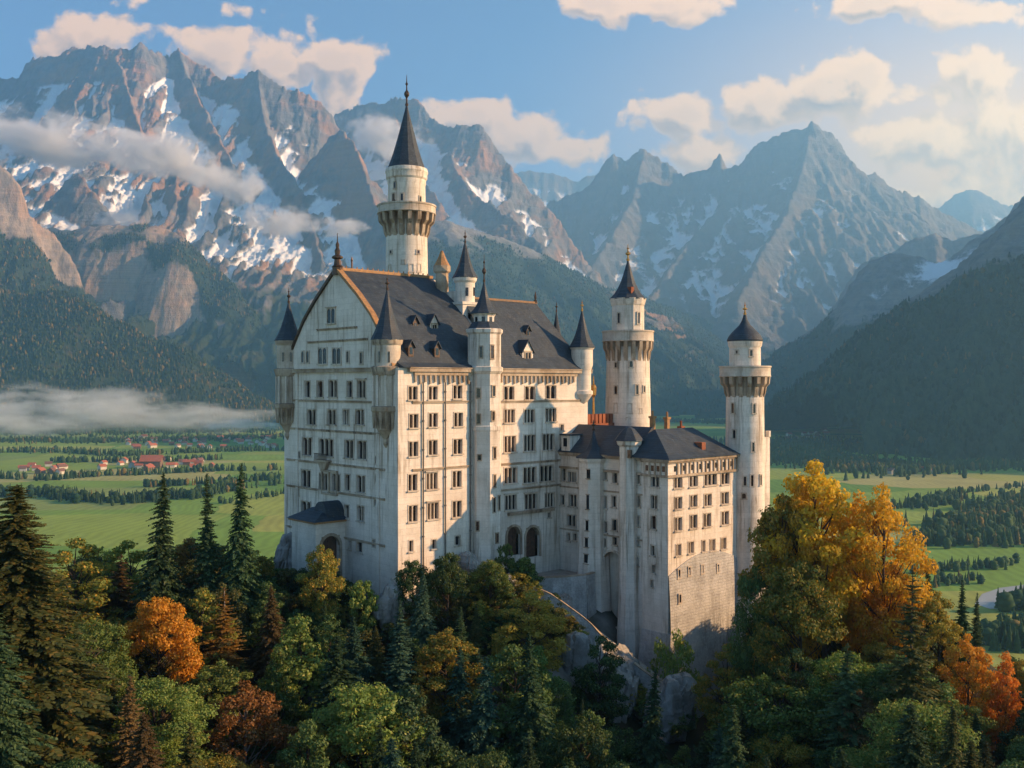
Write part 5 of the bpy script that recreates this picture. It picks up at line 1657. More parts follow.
# ---- the slim tower on the right end
def build_end_tower():
    c = (49.6, -21.6)
    Y = to_world(*c).y
    z = lambda y: (384 - y) / F * Y
    k = Y / F
    T = castle_thing('castle_tower', (*c, -44.0), 'slim round tower with dark onion dome, beside the golden autumn trees', 'tower')
    m_ = MB(); m_.lathe(c, [(25 * k, -56), (23 * k, z(600)), (20.5 * k, z(560)), (19.3 * k, z(520)), (19 * k, z(440)), (18.5 * k, z(392)), (18.5 * k, z(380))], 32)
    m_.build('shaft', M['wall'], T, smooth=30)
    corbel_ring(T, c, 18.5 * k, 25.0 * k, z(397), z(377), z(366), 16)
    m_ = MB(); m_.lathe(c, [(15.5 * k, z(371)), (15.3 * k, z(348)), (16.5 * k, z(346)), (17 * k, z(342)), (17 * k, z(341))], 24)
    m_.build('upper_drum', M['wall'], T, smooth=30)
    spire(T, c, 17.6 * k, z(341.5), z(312), 16, onion=True, fin=10 * k)
    for x, y, w, h in ((733, 408, 3, 10), (754, 408.5, 2.4, 9), (734.5, 434, 3, 8), (753, 447, 2.2, 9), (745, 481, 2.2, 9), (752, 480.5, 2.4, 11), (760.5, 480, 2, 10), (744, 496, 3.6, 5), (737, 352, 2.2, 3), (751, 353, 2.6, 6)):
        cyl_window(T, c, (19 if y > 380 else 15.4) * k, x, y, w, h)
    m_ = MB(); m_.box(c[0] + 1.6, c[0] + 3.4, c[1] - 2.2, c[1] + 0.5, -52, z(437)); m_.box(c[0] + 3.0, c[0] + 3.5, c[1] - 2.3, c[1] - 1.7, z(437), z(431)); m_.build('buttress', M['wall'], T)
build_end_tower()

# ---- small gate building in the gap
def build_gate():
    T = castle_thing('gatehouse', (42.0, 3.0, -30.0), 'small gatehouse with red brick battlements, glimpsed between palace and middle tower', 'gatehouse')
    m_ = MB(); m_.box(38.3, 44.4, 0.6, 8.0, -40, -7.0); m_.build('wall', M['wall'], T)
    m_ = MB(); m_.box(38.0, 44.3, 0.3, 8.3, -7.0, -6.4); m_.box(38.4, 44.2, 0.8, 7.8, -6.4, -5.6)
    for k in range(7): m_.box(38.1 + k * 0.9, 38.7 + k * 0.9, 0.5, 1.1, -6.4, -4.9)
    for k in range(8): m_.box(38.1, 38.7, 1.3 + k * 0.9, 1.9 + k * 0.9, -6.4, -4.9)
    m_.build('battlement', M['brick'], T)
    m_ = MB(); c = (40.6, 1.6)
    m_.lathe(c, [(0.22, -6), (0.16, -2.2), (0.42, -1.8), (0.5, -0.6), (0.35, -0.2), (0.14, 0.0), (0.1, 1.0), (0.02, 1.4)], 8); m_.build('weather_vane', M['gold'], T)
build_gate()

# ------------------------------------------------------------------ trees near the castle
LEAF = {
    'dark green': mat_leaf("spruce_needles", (0.027, 0.062, 0.027), (0.070, 0.112, 0.043), None, 0.2),
    'blue-green': mat_leaf("bluish_needles", (0.027, 0.070, 0.046), (0.066, 0.120, 0.074), None, 0.2),
    'olive green': mat_leaf("olive_needles", (0.050, 0.068, 0.022), (0.116, 0.121, 0.034), (0.186, 0.132, 0.031), 0.25),
    'green': mat_leaf("green_leaves", (0.050, 0.101, 0.031), (0.106, 0.170, 0.046), (0.174, 0.214, 0.057), 0.35),
    'light green': mat_leaf("fresh_green_leaves", (0.098, 0.170, 0.035), (0.194, 0.261, 0.057), (0.330, 0.310, 0.068), 0.4),
    'yellow-green': mat_leaf("turning_leaves", (0.165, 0.194, 0.035), (0.360, 0.270, 0.039), (0.510, 0.300, 0.045), 0.4),
    'golden yellow': mat_leaf("golden_leaves", (0.74, 0.43, 0.03), (0.86, 0.52, 0.04), (0.45, 0.36, 0.04), 0.55),
    'orange': mat_leaf("orange_leaves", (0.576, 0.228, 0.024), (0.744, 0.312, 0.030), (0.360, 0.204, 0.030), 0.4),
    'rust brown': mat_leaf("rusty_leaves", (0.27, 0.14, 0.036), (0.42, 0.21, 0.045), (0.15, 0.12, 0.04), 0.35),
    'brown': mat_leaf("browning_needles", (0.116, 0.081, 0.034), (0.194, 0.121, 0.046), (0.078, 0.078, 0.031), 0.25),
}
BARK = mat_plain("bark", (0.085, 0.065, 0.050), (0.040, 0.030, 0.024), 0.95, scale=4.0, spec=0.1)
BARK_PALE = mat_plain("pale_bark", (0.32, 0.28, 0.24), (0.15, 0.12, 0.10), 0.9, scale=3.0, spec=0.1)

def quads_to_mesh(name, Q4):
    """(n,4,3) quads to mesh data."""
    n = len(Q4)
    me = bpy.data.meshes.new(name)
    me.vertices.add(4 * n)
    me.vertices.foreach_set('co', Q4.astype(np.float32).ravel())
    me.loops.add(4 * n)
    me.loops.foreach_set('vertex_index', np.arange(4 * n, dtype=np.int32))
    me.polygons.add(n)
    me.polygons.foreach_set('loop_start', np.arange(0, 4 * n, 4, dtype=np.int32))
    me.polygons.foreach_set('loop_total', np.full(n, 4, dtype=np.int32))
    me.update(calc_edges=True)
    me.materials.append(LEAF['green'])
    return me

def unit(v):
    return v / np.maximum(np.linalg.norm(v, axis=-1, keepdims=True), 1e-9)

def conifer_data(seed, width=0.24, fine=1.0, droop=0.35, bare=0.06, sparse=1.0):
    """A spruce of height 1: whorls of drooping boughs, each a comb of needle sprays. Returns crown and trunk mesh data."""
    r = np.random.default_rng(seed)
    quads = []
    z = bare
    tv = MB()
    tv.lathe((0, 0), [(0.020, -0.05), (0.0155, 0.0), (0.011, 0.35), (0.006, 0.7), (0.0015, 0.985)], 7)
    zs = []
    while z < 0.985:
        zs.append(z)
        z += (0.020 + 0.012 * (1 - z)) / fine ** 0.5 * (0.8 + 0.4 * r.random()) * (1.5 if sparse < 1 else 1.0)
    asym = r.random() * 6.28
    for z in zs:
        t = (z - bare) / (1 - bare)
        prof = min(1.0, (t + 0.10) * 5.0) * (1 - t) ** 0.82 + 0.02
        L0 = width * prof * (0.85 + 0.3 * r.random())
        nb = max(5, int((12 if t < 0.6 else 9) * fine ** 0.5 * sparse))
        a0 = r.random() * 6.28
        for b in range(nb):
            if r.random() < 0.14: continue
            a = a0 + 6.283 * b / nb + r.normal(0, 0.3)
            zj = r.normal(0, 0.007)
            L = L0 * (0.45 + 0.72 * r.random() ** 0.8) * (1 + 0.15 * math.cos(a - asym))
            d = np.array([math.cos(a), math.sin(a), 0.0]); side = np.array([-d[1], d[0], 0.0])
            up0 = 0.30 * (t - 0.25)
            m = max(3, int(8 * fine * (0.4 + L / width)))
            for k in range(m + 1):
                s = (k + 0.4) / (m + 0.4)
                p = np.array([0, 0, z + zj]) + d * (L * s) + np.array([0, 0, L * (up0 * s - droop * s * s + 0.12 * s ** 4)])
                w = L * (0.40 * (1 - s) + 0.10) * (0.7 + 0.6 * r.random()) / fine ** 0.42
                for sg in ((-1, 1) if k < m else (0,)):
                    dirv = d * (0.55 + 0.3 * r.random()) + side * sg * (0.75 + 0.3 * r.random()) + np.array([0, 0, -0.30 - 0.25 * r.random()])
                    dirv = dirv / np.linalg.norm(dirv)
                    hw = unit(np.cross(dirv, np.array([r.normal(0, 0.5), r.normal(0, 0.5), 1.0]))) * (0.0085 + 0.16 * w) / fine ** 0.55
                    q0, q1 = p, p + dirv * w
                    mid = p + dirv * (w * 0.45)
                    quads.append([q0, mid + hw, q1, mid - hw])
    crown = quads_to_mesh('crown', np.array(quads))
    me = bpy.data.meshes.new('trunk')
    me.from_pydata(tv.v, [], tv.f)
    me.polygons.foreach_set('use_smooth', np.ones(len(me.polygons), dtype=bool))
    me.materials.append(BARK)
    return crown, me

def broadleaf_data(seed, spread=0.36, nclump=46, per=190, leaf=0.017, low=0.16, shape='round', thin=1.0):
    """A broadleaf of height 1: trunk and limbs, leaf clumps through an uneven crown."""
    r = np.random.default_rng(seed)
    tv = MB()
    lean = r.normal(0, 0.03, 2)
    path = [np.array([lean[0] * t * t, lean[1] * t * t, t]) for t in (-0.05, 0.0, 0.2, 0.4, 0.6, 0.8)]
    rad = [0.030, 0.022, 0.017, 0.013, 0.008, 0.003]
    for a, b, ra, rb in zip(path, path[1:], rad, rad[1:]): tv.tube(a, b, ra, rb, 7)
    cl = []
    tries = 0
    zmid = (1 + low) / 2
    lobes = [(r.normal(0, 0.42) * spread, r.normal(0, 0.42) * spread, low + (0.95 - low) * (0.25 + 0.62 * r.random()), spread * (0.45 + 0.4 * r.random())) for _ in range(6)]
    while len(cl) < nclump and tries < 6000:
        tries += 1
        z = low + (0.97 - low) * r.random()
        t = (z - low) / (0.97 - low)
        if shape == 'round': R0 = spread * math.sqrt(max(0, 1 - (2 * t - 0.9) ** 2 / 1.25))
        elif shape == 'tall': R0 = spread * (math.sin(math.pi * min(1, t * 0.93 + 0.09)) ** 0.7)
        else: R0 = spread * ((1 - t) ** 0.75) * min(1, t * 6 + 0.3)
        rr = R0 * math.sqrt(r.random()) ** 0.7
        a = r.random() * 6.283
        c = np.array([math.cos(a) * rr, math.sin(a) * rr, z])
        if shape == 'round' and not any((c[0] - l[0]) ** 2 + (c[1] - l[1]) ** 2 + (c[2] - l[2]) ** 2 < l[3] ** 2 for l in lobes): continue
        sz = spread * (0.15 + 0.13 * r.random()) * (1.15 - 0.35 * t)
        if any(np.linalg.norm(c - o) < 0.62 * (sz + s2) * thin for o, s2 in cl): continue
        cl.append((c, sz))
    for c, sz in cl:
        if r.random() < 0.75:
            zt = max(0.1, c[2] - 0.12 - 0.5 * math.hypot(c[0], c[1]))
            zt = min(zt, 0.78)
            base = np.array([lean[0] * zt * zt, lean[1] * zt * zt, zt])
            k = base * 0.5 + c * 0.5 + np.array([0, 0, -0.02])
            tv.tube(base, k, 0.0065, 0.004, 4); tv.tube(k, c, 0.004, 0.0015, 4)
    out = []
    for c, sz in cl:
        n = int(per * (sz / (spread * 0.21)) ** 2)
        v = unit(r.normal(0, 1, (n, 3)))
        rad_ = sz * (0.45 + 0.62 * r.random((n, 1)) ** 0.6) * (1 + 0.25 * np.sin(v[:, :1] * 5 + seed) * np.cos(v[:, 2:3] * 6))
        p = c + v * rad_ * np.array([1.1, 1.1, 0.72])
        nrm = unit(v * 0.9 + r.normal(0, 0.55, (n, 3)) + np.array([0, 0, 0.35]))
        t1 = unit(np.cross(nrm, r.normal(0, 1, (n, 3))))
        t2 = np.cross(nrm, t1)
        s = leaf * (0.6 + 0.8 * r.random((n, 1)))
        out.append(np.stack([p - t1 * s, p - t2 * s * 0.6, p + t1 * s, p + t2 * s * 0.6], 1))
    crown = quads_to_mesh('crown', np.concatenate(out))
    me = bpy.data.meshes.new('trunk')
    me.from_pydata([tuple(v) for v in tv.v], [], tv.f)
    me.polygons.foreach_set('use_smooth', np.ones(len(me.polygons), dtype=bool))
    me.materials.append(BARK)
    return crown, me

def make_proto(name, data):
    root = bpy.data.objects.new(name, None)
    c = bpy.data.objects.new('crown', data[0]); k = bpy.data.objects.new('trunk', data[1])
    c.material_slots[0].link = 'OBJECT'
    k.material_slots[0].link = 'OBJECT'
    return (root, c, k)

PROTO = {
    'spruce': [make_proto('spruce_tree', conifer_data(s, w, 1.6, dr)) for s, w, dr in ((1, 0.19, 0.35), (2, 0.22, 0.45), (3, 0.17, 0.30), (4, 0.24, 0.42), (5, 0.20, 0.5))],
    'near spruce': [make_proto('spruce_tree', conifer_data(s, w, 3.6, dr)) for s, w, dr in ((11, 0.25, 0.42), (12, 0.21, 0.36))],
    'thin spruce': [make_proto('spruce_tree', conifer_data(s, w, 2.4, dr, ba, sp)) for s, w, dr, ba, sp in ((21, 0.20, 0.3, 0.16, 0.62), (22, 0.23, 0.25, 0.10, 0.55))],
    'broad': [make_proto('broadleaf_tree', broadleaf_data(s, sp, n, 300, 0.0115, lo, sh)) for s, sp, n, lo, sh in ((31, 0.36, 60, 0.14, 'round'), (32, 0.33, 56, 0.12, 'tall'), (33, 0.40, 64, 0.18, 'round'), (34, 0.30, 52, 0.10, 'tall'), (35, 0.34, 56, 0.10, 'cone'))],
    'near broad': [make_proto('broadleaf_tree', broadleaf_data(s, sp, n, 560, 0.0078, lo, sh)) for s, sp, n, lo, sh in ((41, 0.38, 80, 0.10, 'round'), (42, 0.33, 74, 0.08, 'tall'))],
    'airy broad': [make_proto('broadleaf_tree', broadleaf_data(s, sp, n, 280, 0.0105, lo, sh, 1.0)) for s, sp, n, lo, sh in ((51, 0.30, 48, 0.22, 'tall'), (52, 0.33, 54, 0.18, 'tall'), (53, 0.28, 46, 0.25, 'tall'))],
    'shrub': [make_proto('shrub', broadleaf_data(s, sp, n, 130, 0.028, 0.02, 'round')) for s, sp, n in ((61, 0.55, 34), (62, 0.48, 30), (63, 0.65, 38))],
}
used_labels = {}
TREES = []
tr = random.Random(21)

def place_tree(kind, color, x, y, zb, h, wscale=1.0, label=None, group=None, bark=None, variant=None, cat='tree'):
    root, c, k = PROTO[kind][tr.randrange(len(PROTO[kind])) if variant is None else variant]
    o, cc, kk = root.copy(), c.copy(), k.copy()
    for q in (o, cc, kk): col.objects.link(q)
    cc.parent = o; kk.parent = o
    o.location = (x, y, zb)
    o.rotation_euler = (tr.gauss(0, 0.02), tr.gauss(0, 0.02), tr.random() * 6.283)
    o.scale = (h * wscale, h * wscale, h)
    cc.material_slots[0].material = LEAF[color]
    kk.material_slots[0].material = bark or BARK
    tag(o, label, cat, group)
    TREES.append((o, x, y, h, kind, color))
    return o

# trees one can pick out: (kind, colour, px of the top, depth, px width, px height, label)
HERO = [
    ('near spruce', 'olive green', 22, 480, 66, 230, 300, 'biggest olive green spruce, towering at the left edge of the forest'),
    ('near spruce', 'dark green', -18, 560, 56, 130, 260, 'dark spruce cut by the left picture edge below the biggest spruce'),
    ('spruce', 'dark green', 163, 470, 128, 66, 190, 'tall dark spruce against the green fields, leftmost of the three spires'),
    ('spruce', 'dark green', 206, 470, 136, 46, 180, 'slim dark spruce standing between two taller spruces against the fields'),
    ('spruce', 'dark green', 236, 461, 132, 54, 180, 'darkest spruce of three against the fields, nearest the gable'),
    ('broad', 'yellow-green', 128, 540, 112, 74, 90, 'yellow-green tree left of the tallest dark spruces'),
    ('broad', 'yellow-green', 78, 538, 104, 90, 100, 'yellow-green tree rising behind the biggest spruce'),
    ('thin spruce', 'brown', 117, 552, 100, 70, 110, 'browning spruce with sparse twigs left of the orange maple'),
    ('broad', 'orange', 160, 598, 88, 76, 120, 'bright orange maple in the dark forest left of the larch'),
    ('thin spruce', 'rust brown', 226, 586, 92, 74, 118, 'rust brown larch with a pale bare trunk showing through', ),
    ('broad', 'rust brown', 246, 679, 74, 92, 130, 'rusty brown broadleaf below the pale-trunked larch'),
    ('broad', 'rust brown', 68, 708, 62, 70, 90, 'rusty bush-like tree at the lower left under the biggest spruce'),
    ('broad', 'light green', 278, 646, 80, 66, 120, 'light green tree right of the rust brown larch'),
    ('airy broad', 'yellow-green', 322, 544, 126, 44, 90, 'yellow tree growing in front of the palace porch'),
    ('shrub', 'light green', 362, 578, 128, 34, 44, 'light green bush at the foot of the palace corner'),
    ('broad', 'green', 412, 560, 127, 40, 70, 'round green tree against the wall right of the palace corner'),
    ('broad', 'green', 447, 553, 128, 44, 80, 'green tree below the downpipes of the sunny palace front'),
    ('spruce', 'blue-green', 424, 571, 122, 40, 90, 'pointed bluish spruce below the palace front windows'),
    ('broad', 'light green', 490, 560, 132, 40, 60, 'light green tree at the foot of the stair tower'),
    ('shrub', 'light green', 524, 556, 143, 24, 18, 'bright green bush on the terrace before the two arched doors'),
    ('shrub', 'light green', 505, 544, 142, 18, 16, 'small bush beside the left arched door'),
    ('broad', 'yellow-green', 530, 590, 116, 76, 90, 'yellowing round tree below the terrace path'),
    ('spruce', 'dark green', 650, 668, 108, 56, 150, 'dark spruce in front of the rocks under the rough stone base'),
    ('shrub', 'light green', 672, 634, 124, 30, 38, 'light green bush against the rough stone base of the wing'),
    ('spruce', 'dark green', 529, 630, 104, 66, 170, 'tall dark spruce in the middle of the forest below the terrace'),
    ('spruce', 'blue-green', 482, 655, 100, 60, 150, 'bluish spruce left of the tall middle spruce'),
    ('spruce', 'blue-green', 398, 598, 114, 52, 140, 'bluish spruce under the near palace corner'),
    ('broad', 'green', 600, 635, 112, 60, 100, 'green tree beside the stepped path below the blind arch'),
    ('airy broad', 'golden yellow', 826, 460, 128, 104, 210, 'tallest golden tree beside the end tower'),
    ('airy broad', 'golden yellow', 884, 486, 124, 92, 190, 'golden tree right of the tallest golden one'),
    ('airy broad', 'yellow-green', 778, 494, 133, 80, 190, 'half turned yellow-green tree touching the end tower'),
    ('airy broad', 'golden yellow', 796, 484, 136, 66, 170, 'golden tree squeezed between the end tower and the tallest golden tree'),
    ('airy broad', 'golden yellow', 858, 492, 134, 70, 170, 'golden tree half hidden between two taller golden ones'),
    ('airy broad', 'orange', 893, 566, 118, 58, 120, 'orange tree low on the right flank of the golden group'),
    ('broad', 'yellow-green', 800, 562, 118, 86, 140, 'yellow-green tree below the golden group'),
    ('broad', 'green', 764, 562, 122, 60, 120, 'green tree covering the foot of the end tower'),
    ('thin spruce', 'olive green', 908, 566, 96, 96, 220, 'tall open spruce with its dark trunk showing, right of the golden group'),
    ('thin spruce', 'dark green', 846, 640, 92, 70, 150, 'thin spruce standing before the golden group'),
    ('spruce', 'dark green', 932, 554, 122, 28, 110, 'small dark spruce rising against the right fields'),
    ('spruce', 'dark green', 961, 578, 118, 34, 120, 'dark spruce left of the river bend'),
    ('spruce', 'dark green', 975, 590, 124, 24, 100, 'narrow dark spruce right before the river'),
    ('broad', 'orange', 968, 632, 106, 56, 110, 'orange tree below the river bend'),
    ('broad', 'orange', 1004, 650, 104, 46, 100, 'orange and yellow tree at the right edge of the forest'),
    ('airy broad', 'yellow-green', 940, 590, 112, 50, 110, 'turning tree between the open spruce and the river spruces'),
    ('broad', 'yellow-green', 728, 644, 112, 60, 100, 'turning tree in front of the wing base and end tower'),
    ('broad', 'brown', 862, 690, 90, 60, 90, 'brownish half bare tree among the dark trees at lower right'),
]

def crown_w(kind, v):
    return {'spruce': (0.38, 0.44, 0.34, 0.48, 0.40), 'near spruce': (0.5, 0.42), 'thin spruce': (0.40, 0.46), 'broad': (0.72, 0.66, 0.80, 0.60, 0.66), 'near broad': (0.76, 0.66), 'airy broad': (0.60, 0.66, 0.56), 'shrub': (1.1, 0.96, 1.3)}[kind][v]

def footprint(x, y, margin=3.0):
    u, v = to_local(x, y)
    if -5.5 - margin < u < 40 + margin and -1.5 - margin < v < 32: return True
    if 29 - margin < u < 53.5 + margin and -26 - margin < v < 6: return True
    if 18 < u < 32 and -9 < v < 1: return True            # the terrace before the doors
    return False

HERO_BOX = []
def build_heroes():
    for e in HERO:
        kind, colr, px, py, Y, wpx, hpx, label = e
        # stand it on the slope at the depth where its height fits
        if 'door' in label: Y, zb = Y, -29.0
        else:
            best = None
            for yy in np.arange(max(66, Y - 34), min(131 if px > 735 else 152, Y + 34), 1.0):
                tp = P(px, py, yy)
                if footprint(tp.x, yy, 0.5): continue
                g = ground_z(tp.x, yy)
                if tp.z - g < 1.5: continue
                cost = abs(math.log((tp.z - g) / (hpx * yy / F))) + abs(yy - Y) / 160
                if best is None or cost < best[0]: best = (cost, yy, g)
            _, Y, zb = best
            zb -= 0.3
        top = P(px, py, Y)
        h = top.z - zb
        HERO_BOX.append((px, py, wpx, hpx, Y))
        v = tr.randrange(len(PROTO[kind]))
        ws = max(0.45, min(2.4, (wpx * Y / F) / (crown_w(kind, v) * h)))
        place_tree(kind, colr, top.x, Y, zb, h, ws, label, bark=BARK_PALE if 'pale' in label else None, variant=v, cat='bush' if kind == 'shrub' else 'tree')
build_heroes()

# the close forest: every tree its own
LIM_X = [-40, 0, 60, 100, 140, 180, 220, 250, 275, 290, 320, 345, 375, 400, 425, 450, 480, 505, 525, 550, 580, 605, 630, 655, 695, 722, 742, 765, 800, 880, 905, 925, 960, 1000, 1060]
LIM_Y = [545, 530, 545, 545, 552, 535, 535, 545, 556, 590, 594, 598, 610, 612, 588, 588, 584, 590, 612, 625, 668, 690, 700, 712, 722, 690, 640, 560, 520, 520, 580, 600, 612, 652, 660]
def landmark(px):
    for lim, nm in ((70, 'under the biggest spruce'), (150, 'around the orange maple'), (215, 'below the three dark spires'), (275, 'around the pale-trunked larch'), (330, 'below the porch'), (395, 'below the gable front'),
                    (450, 'below the near palace corner'), (510, 'below the stair tower'), (570, 'below the terrace'), (625, 'below the blind arch'), (690, 'below the rough stone base'), (770, 'below the end tower'),
                    (860, 'below the golden group'), (930, 'around the tall open spruce'), (2000, 'by the right picture edge')):
        if px < lim: return nm

def build_forest():
    r = random.Random(5)
    placed = [(o[1], o[2]) for o in TREES]
    items = []
    tries = 0
    while tries < 60000 and len(items) < 330:
        tries += 1
        Y = 84 + 90 * r.random() ** 1.1
        X = (r.random() * 1.16 - 0.58) * Y
        px = 512 + X / Y * F
        if footprint(X, Y): continue
        dmin = 3.5 if Y > 110 else 3.9
        if any((X - a) ** 2 + (Y - b) ** 2 < dmin * dmin for a, b in placed): continue
        g = ground_z(X, Y)
        if 550 < px < 700 and Y > 126: continue     # keep the rocks and the path open
        lim = max(np.interp(px - 12, LIM_X, LIM_Y), np.interp(px + 12, LIM_X, LIM_Y), np.interp(px, LIM_X, LIM_Y)) + r.random() * 26
        for (hx, hy, hw, hh, hY) in HERO_BOX:
            if Y < hY + 1 and abs(px - hx) < hw * 0.5 + 16: lim = max(lim, hy + hh * 0.62)
        ztop = (384 - lim) / F * Y
        hmax = ztop - g
        if hmax < 3.5: continue
        nz = fbm(np.array([X / 26.0]), np.array([Y / 26.0]), 3, 77)[0]
        con = r.random() < (0.42 + 0.5 * nz)
        h = min(hmax, (r.uniform(13, 23) if con else r.uniform(9, 17)))
        h = min(h, 24 if con else 17)
        # anything whose top would drop below the frame cannot be seen
        if 384 - (g + h) / Y * F > 790: continue
        left, right = px < 330, px > 730
        q = r.random()
        if con:
            kind = 'near spruce' if Y < 92 else 'spruce'
            c = ('dark green' if q < 0.55 else 'blue-green' if q < 0.85 else 'olive green') if not left else ('olive green' if q < 0.40 else 'dark green' if q < 0.9 else 'brown')
        else:
            kind = 'near broad' if Y < 98 else 'broad'
            if left: c = 'green' if q < 0.42 else 'yellow-green' if q < 0.60 else 'light green' if q < 0.78 else 'rust brown' if q < 0.83 else 'olive green'
            elif right: c = 'green' if q < 0.55 else 'yellow-green' if q < 0.75 else 'light green' if q < 0.86 else 'dark green'
            else: c = 'green' if q < 0.62 else 'light green' if q < 0.78 else 'dark green' if q < 0.94 else 'yellow-green'
        placed.append((X, Y))
        items.append((px, 384 - (g + h) / Y * F, kind, c, X, Y, g, h))
    # a label of its own for each: colour, kind, landmark, then its place among the look-alikes there
    cells = {}
    for it in items:
        cells.setdefault((it[3], 'spruce' if 'spruce' in it[2] else 'broadleaf', landmark(it[0])), []).append(it)
    ordw = ['first', 'second', 'third', 'fourth', 'fifth', 'sixth', 'seventh', 'eighth', 'ninth', 'tenth', 'eleventh', 'twelfth']
    for (c, sp, lm), lst in cells.items():
        lst.sort(key=lambda i: i[1])
        for i, it in enumerate(lst):
            if len(lst) == 1: lab = f'only {c} {sp} of the forest slope {lm}'
            elif len(lst) == 2: lab = f'{c} {sp} {lm}, the {"higher" if i == 0 else "lower"} of two'
            else: lab = f'{c} {sp} {lm}, {ordw[min(i, 11)]} counting downhill'
            place_tree(it[2], c, it[4], it[5], it[6] - 0.4, it[7] + 0.4, r.uniform(0.85, 1.35) if 'spruce' in it[2] else r.uniform(0.9, 1.25), lab, 'trees of the close forest')
build_forest()

def build_undergrowth():
    # shrubs along the foot of the walls
    r = random.Random(9)
    spots = []
    for k in range(2500):
        u, v = r.uniform(-13, 33), r.uniform(-13, 30)
        d_front, d_gable = -v, -u
        ok = (1.2 < -v < 13 and -5 < u < 19) or (1.0 < -u < 12 and -5 < v < 11.5) or (6.2 < -u < 13 and 11 < v < 30)
        if not ok: continue
        p = to_world(u, v)
        if any((p.x - a) ** 2 + (p.y - b) ** 2 < 4.2 for a, b in spots): continue
        spots.append((p.x, p.y))
    spots = spots[:125]
    spots.sort()
    names = ['leftmost', 'second', 'third', 'fourth', 'fifth', 'sixth', 'seventh', 'eighth', 'ninth', 'tenth', 'eleventh', 'twelfth']
    for i, (x, y) in enumerate(spots):
        u, v = to_local(x, y)
        c = r.choice(['green', 'green', 'dark green', 'light green', 'yellow-green', 'olive green'])
        side = 'gable' if u < -0.5 else 'sunny'
        place_tree('shrub', c, x, y, ground_z(x, y) - 0.2, r.uniform(1.6, 3.6) if min(abs(u), abs(v)) < 4 else r.uniform(2.5, 5.5), 1.0, f'{c} shrub among the bushes growing below the {side} palace wall', 'shrubs along the palace walls', cat='bush')
build_undergrowth()

# ------------------------------------------------------------------ the valley air
def build_haze():
    m = bpy.data.materials.new("valley_air")
    m.use_nodes = True
    t = NT(m.node_tree)
    t.t.nodes.clear()
    pv = t.n('ShaderNodeVolumePrincipled')
    pv.inputs['Color'].default_value = (0.30, 0.62, 0.92, 1)
    pv.inputs['Density'].default_value = 8.2e-5
    pv.inputs['Anisotropy'].default_value = 0.45
    t.l(pv.outputs[0], t.n('ShaderNodeOutputMaterial').inputs['Volume'])
    mb = MB()
    mb.box(-23000, 23000, -900, 31000, VALLEY - 1.5, 3400)
    o = mb.build('haze', m)
    tag(o, kind='stuff')
build_haze()

# ------------------------------------------------------------------ rocks, path, terrace, village, low cloud
ROCK = mat_stone("pale_rock", (0.40, 0.37, 0.33), (0.21, 0.19, 0.165), (0.06, 0.07, 0.03), row=2.2, joint=0.12, bump=0.9)

def rock(px, py, Y, sx, sy, sz, seed, label):
    c = P(px, py, Y)
    bm = bmesh.new()
    bmesh.ops.create_icosphere(bm, subdivisions=5, radius=1.0)
    co = np.array([v.co[:] for v in bm.verts])
    r = np.random.default_rng(seed)
    n2 = fbm(co[:, 0] * 3.1 + co[:, 1] * 2.3, co[:, 2] * 2.2 + seed, 5, seed + 4)
    k = np.full(len(co), 1.25)
    for _ in range(34):
        nv = r.normal(0, 1, 3) * np.array([1, 1, 0.55]); nv /= np.linalg.norm(nv)
        d = co @ nv
        k = np.where(d > 0.05, np.minimum(k, r.uniform(0.55, 1.05) / np.maximum(d, 0.05)), k)
    k = k * (1 + 0.10 * n2)
    co2 = co * k[:, None]
    crack = np.abs(pnoise(co2[:, 0] * 2.2 + seed, co2[:, 1] * 2.2 + co2[:, 2] * 0.6, seed + 9))
    co2 *= (1 - 0.14 * np.exp(-(crack / 0.06) ** 2))[:, None]
    co2[:, 2] += 0.06 * np.sin(co2[:, 2] * 16 + n2 * 3)
    for v, q in zip(bm.verts, co2): v.co = (q[0] * sx, q[1] * sy, q[2] * sz)
    bm.normal_update()
    me = bpy.data.meshes.new('rock_outcrop')
    bm.to_mesh(me); bm.free()
    me.materials.append(ROCK)
    o = link('rock_outcrop', me)
    o.location = c
    o.rotation_euler = (0, 0, seed * 1.3)
    return tag(o, label, 'rock')

def build_rocks():
    rock(612, 690, 134, 7.5, 4.0, 7.0, 1, 'broad pale rock face below the stepped path, under the rough stone base')
    rock(578, 668, 134, 4.5, 3.0, 5.0, 2, 'pale crag at the upper turn of the stepped path')
    rock(668, 712, 131, 6.0, 3.6, 5.0, 3, 'lowest pale rock, behind the dark spruce under the wing corner')
    rock(560, 612, 143, 3.6, 2.4, 4.0, 4, 'grey rock carrying the terrace wall')
    rock(388, 612, 131.5, 3.0, 2.4, 3.6, 5, 'pale rock under the near palace corner')
    rock(290, 562, 156, 4.6, 3.0, 4.5, 6, 'grey rock at the far gable corner beside the forest')
    rock(470, 570, 142, 2.6, 2.0, 2.4, 7, 'small grey rock left of the stair tower foot')
    rock(330, 592, 140, 3.4, 2.0, 2.0, 8, 'rock ledge below the porch')
    rock(505, 594, 139, 3.6, 2.2, 2.2, 10, 'low rock under the terrace path')
build_rocks()

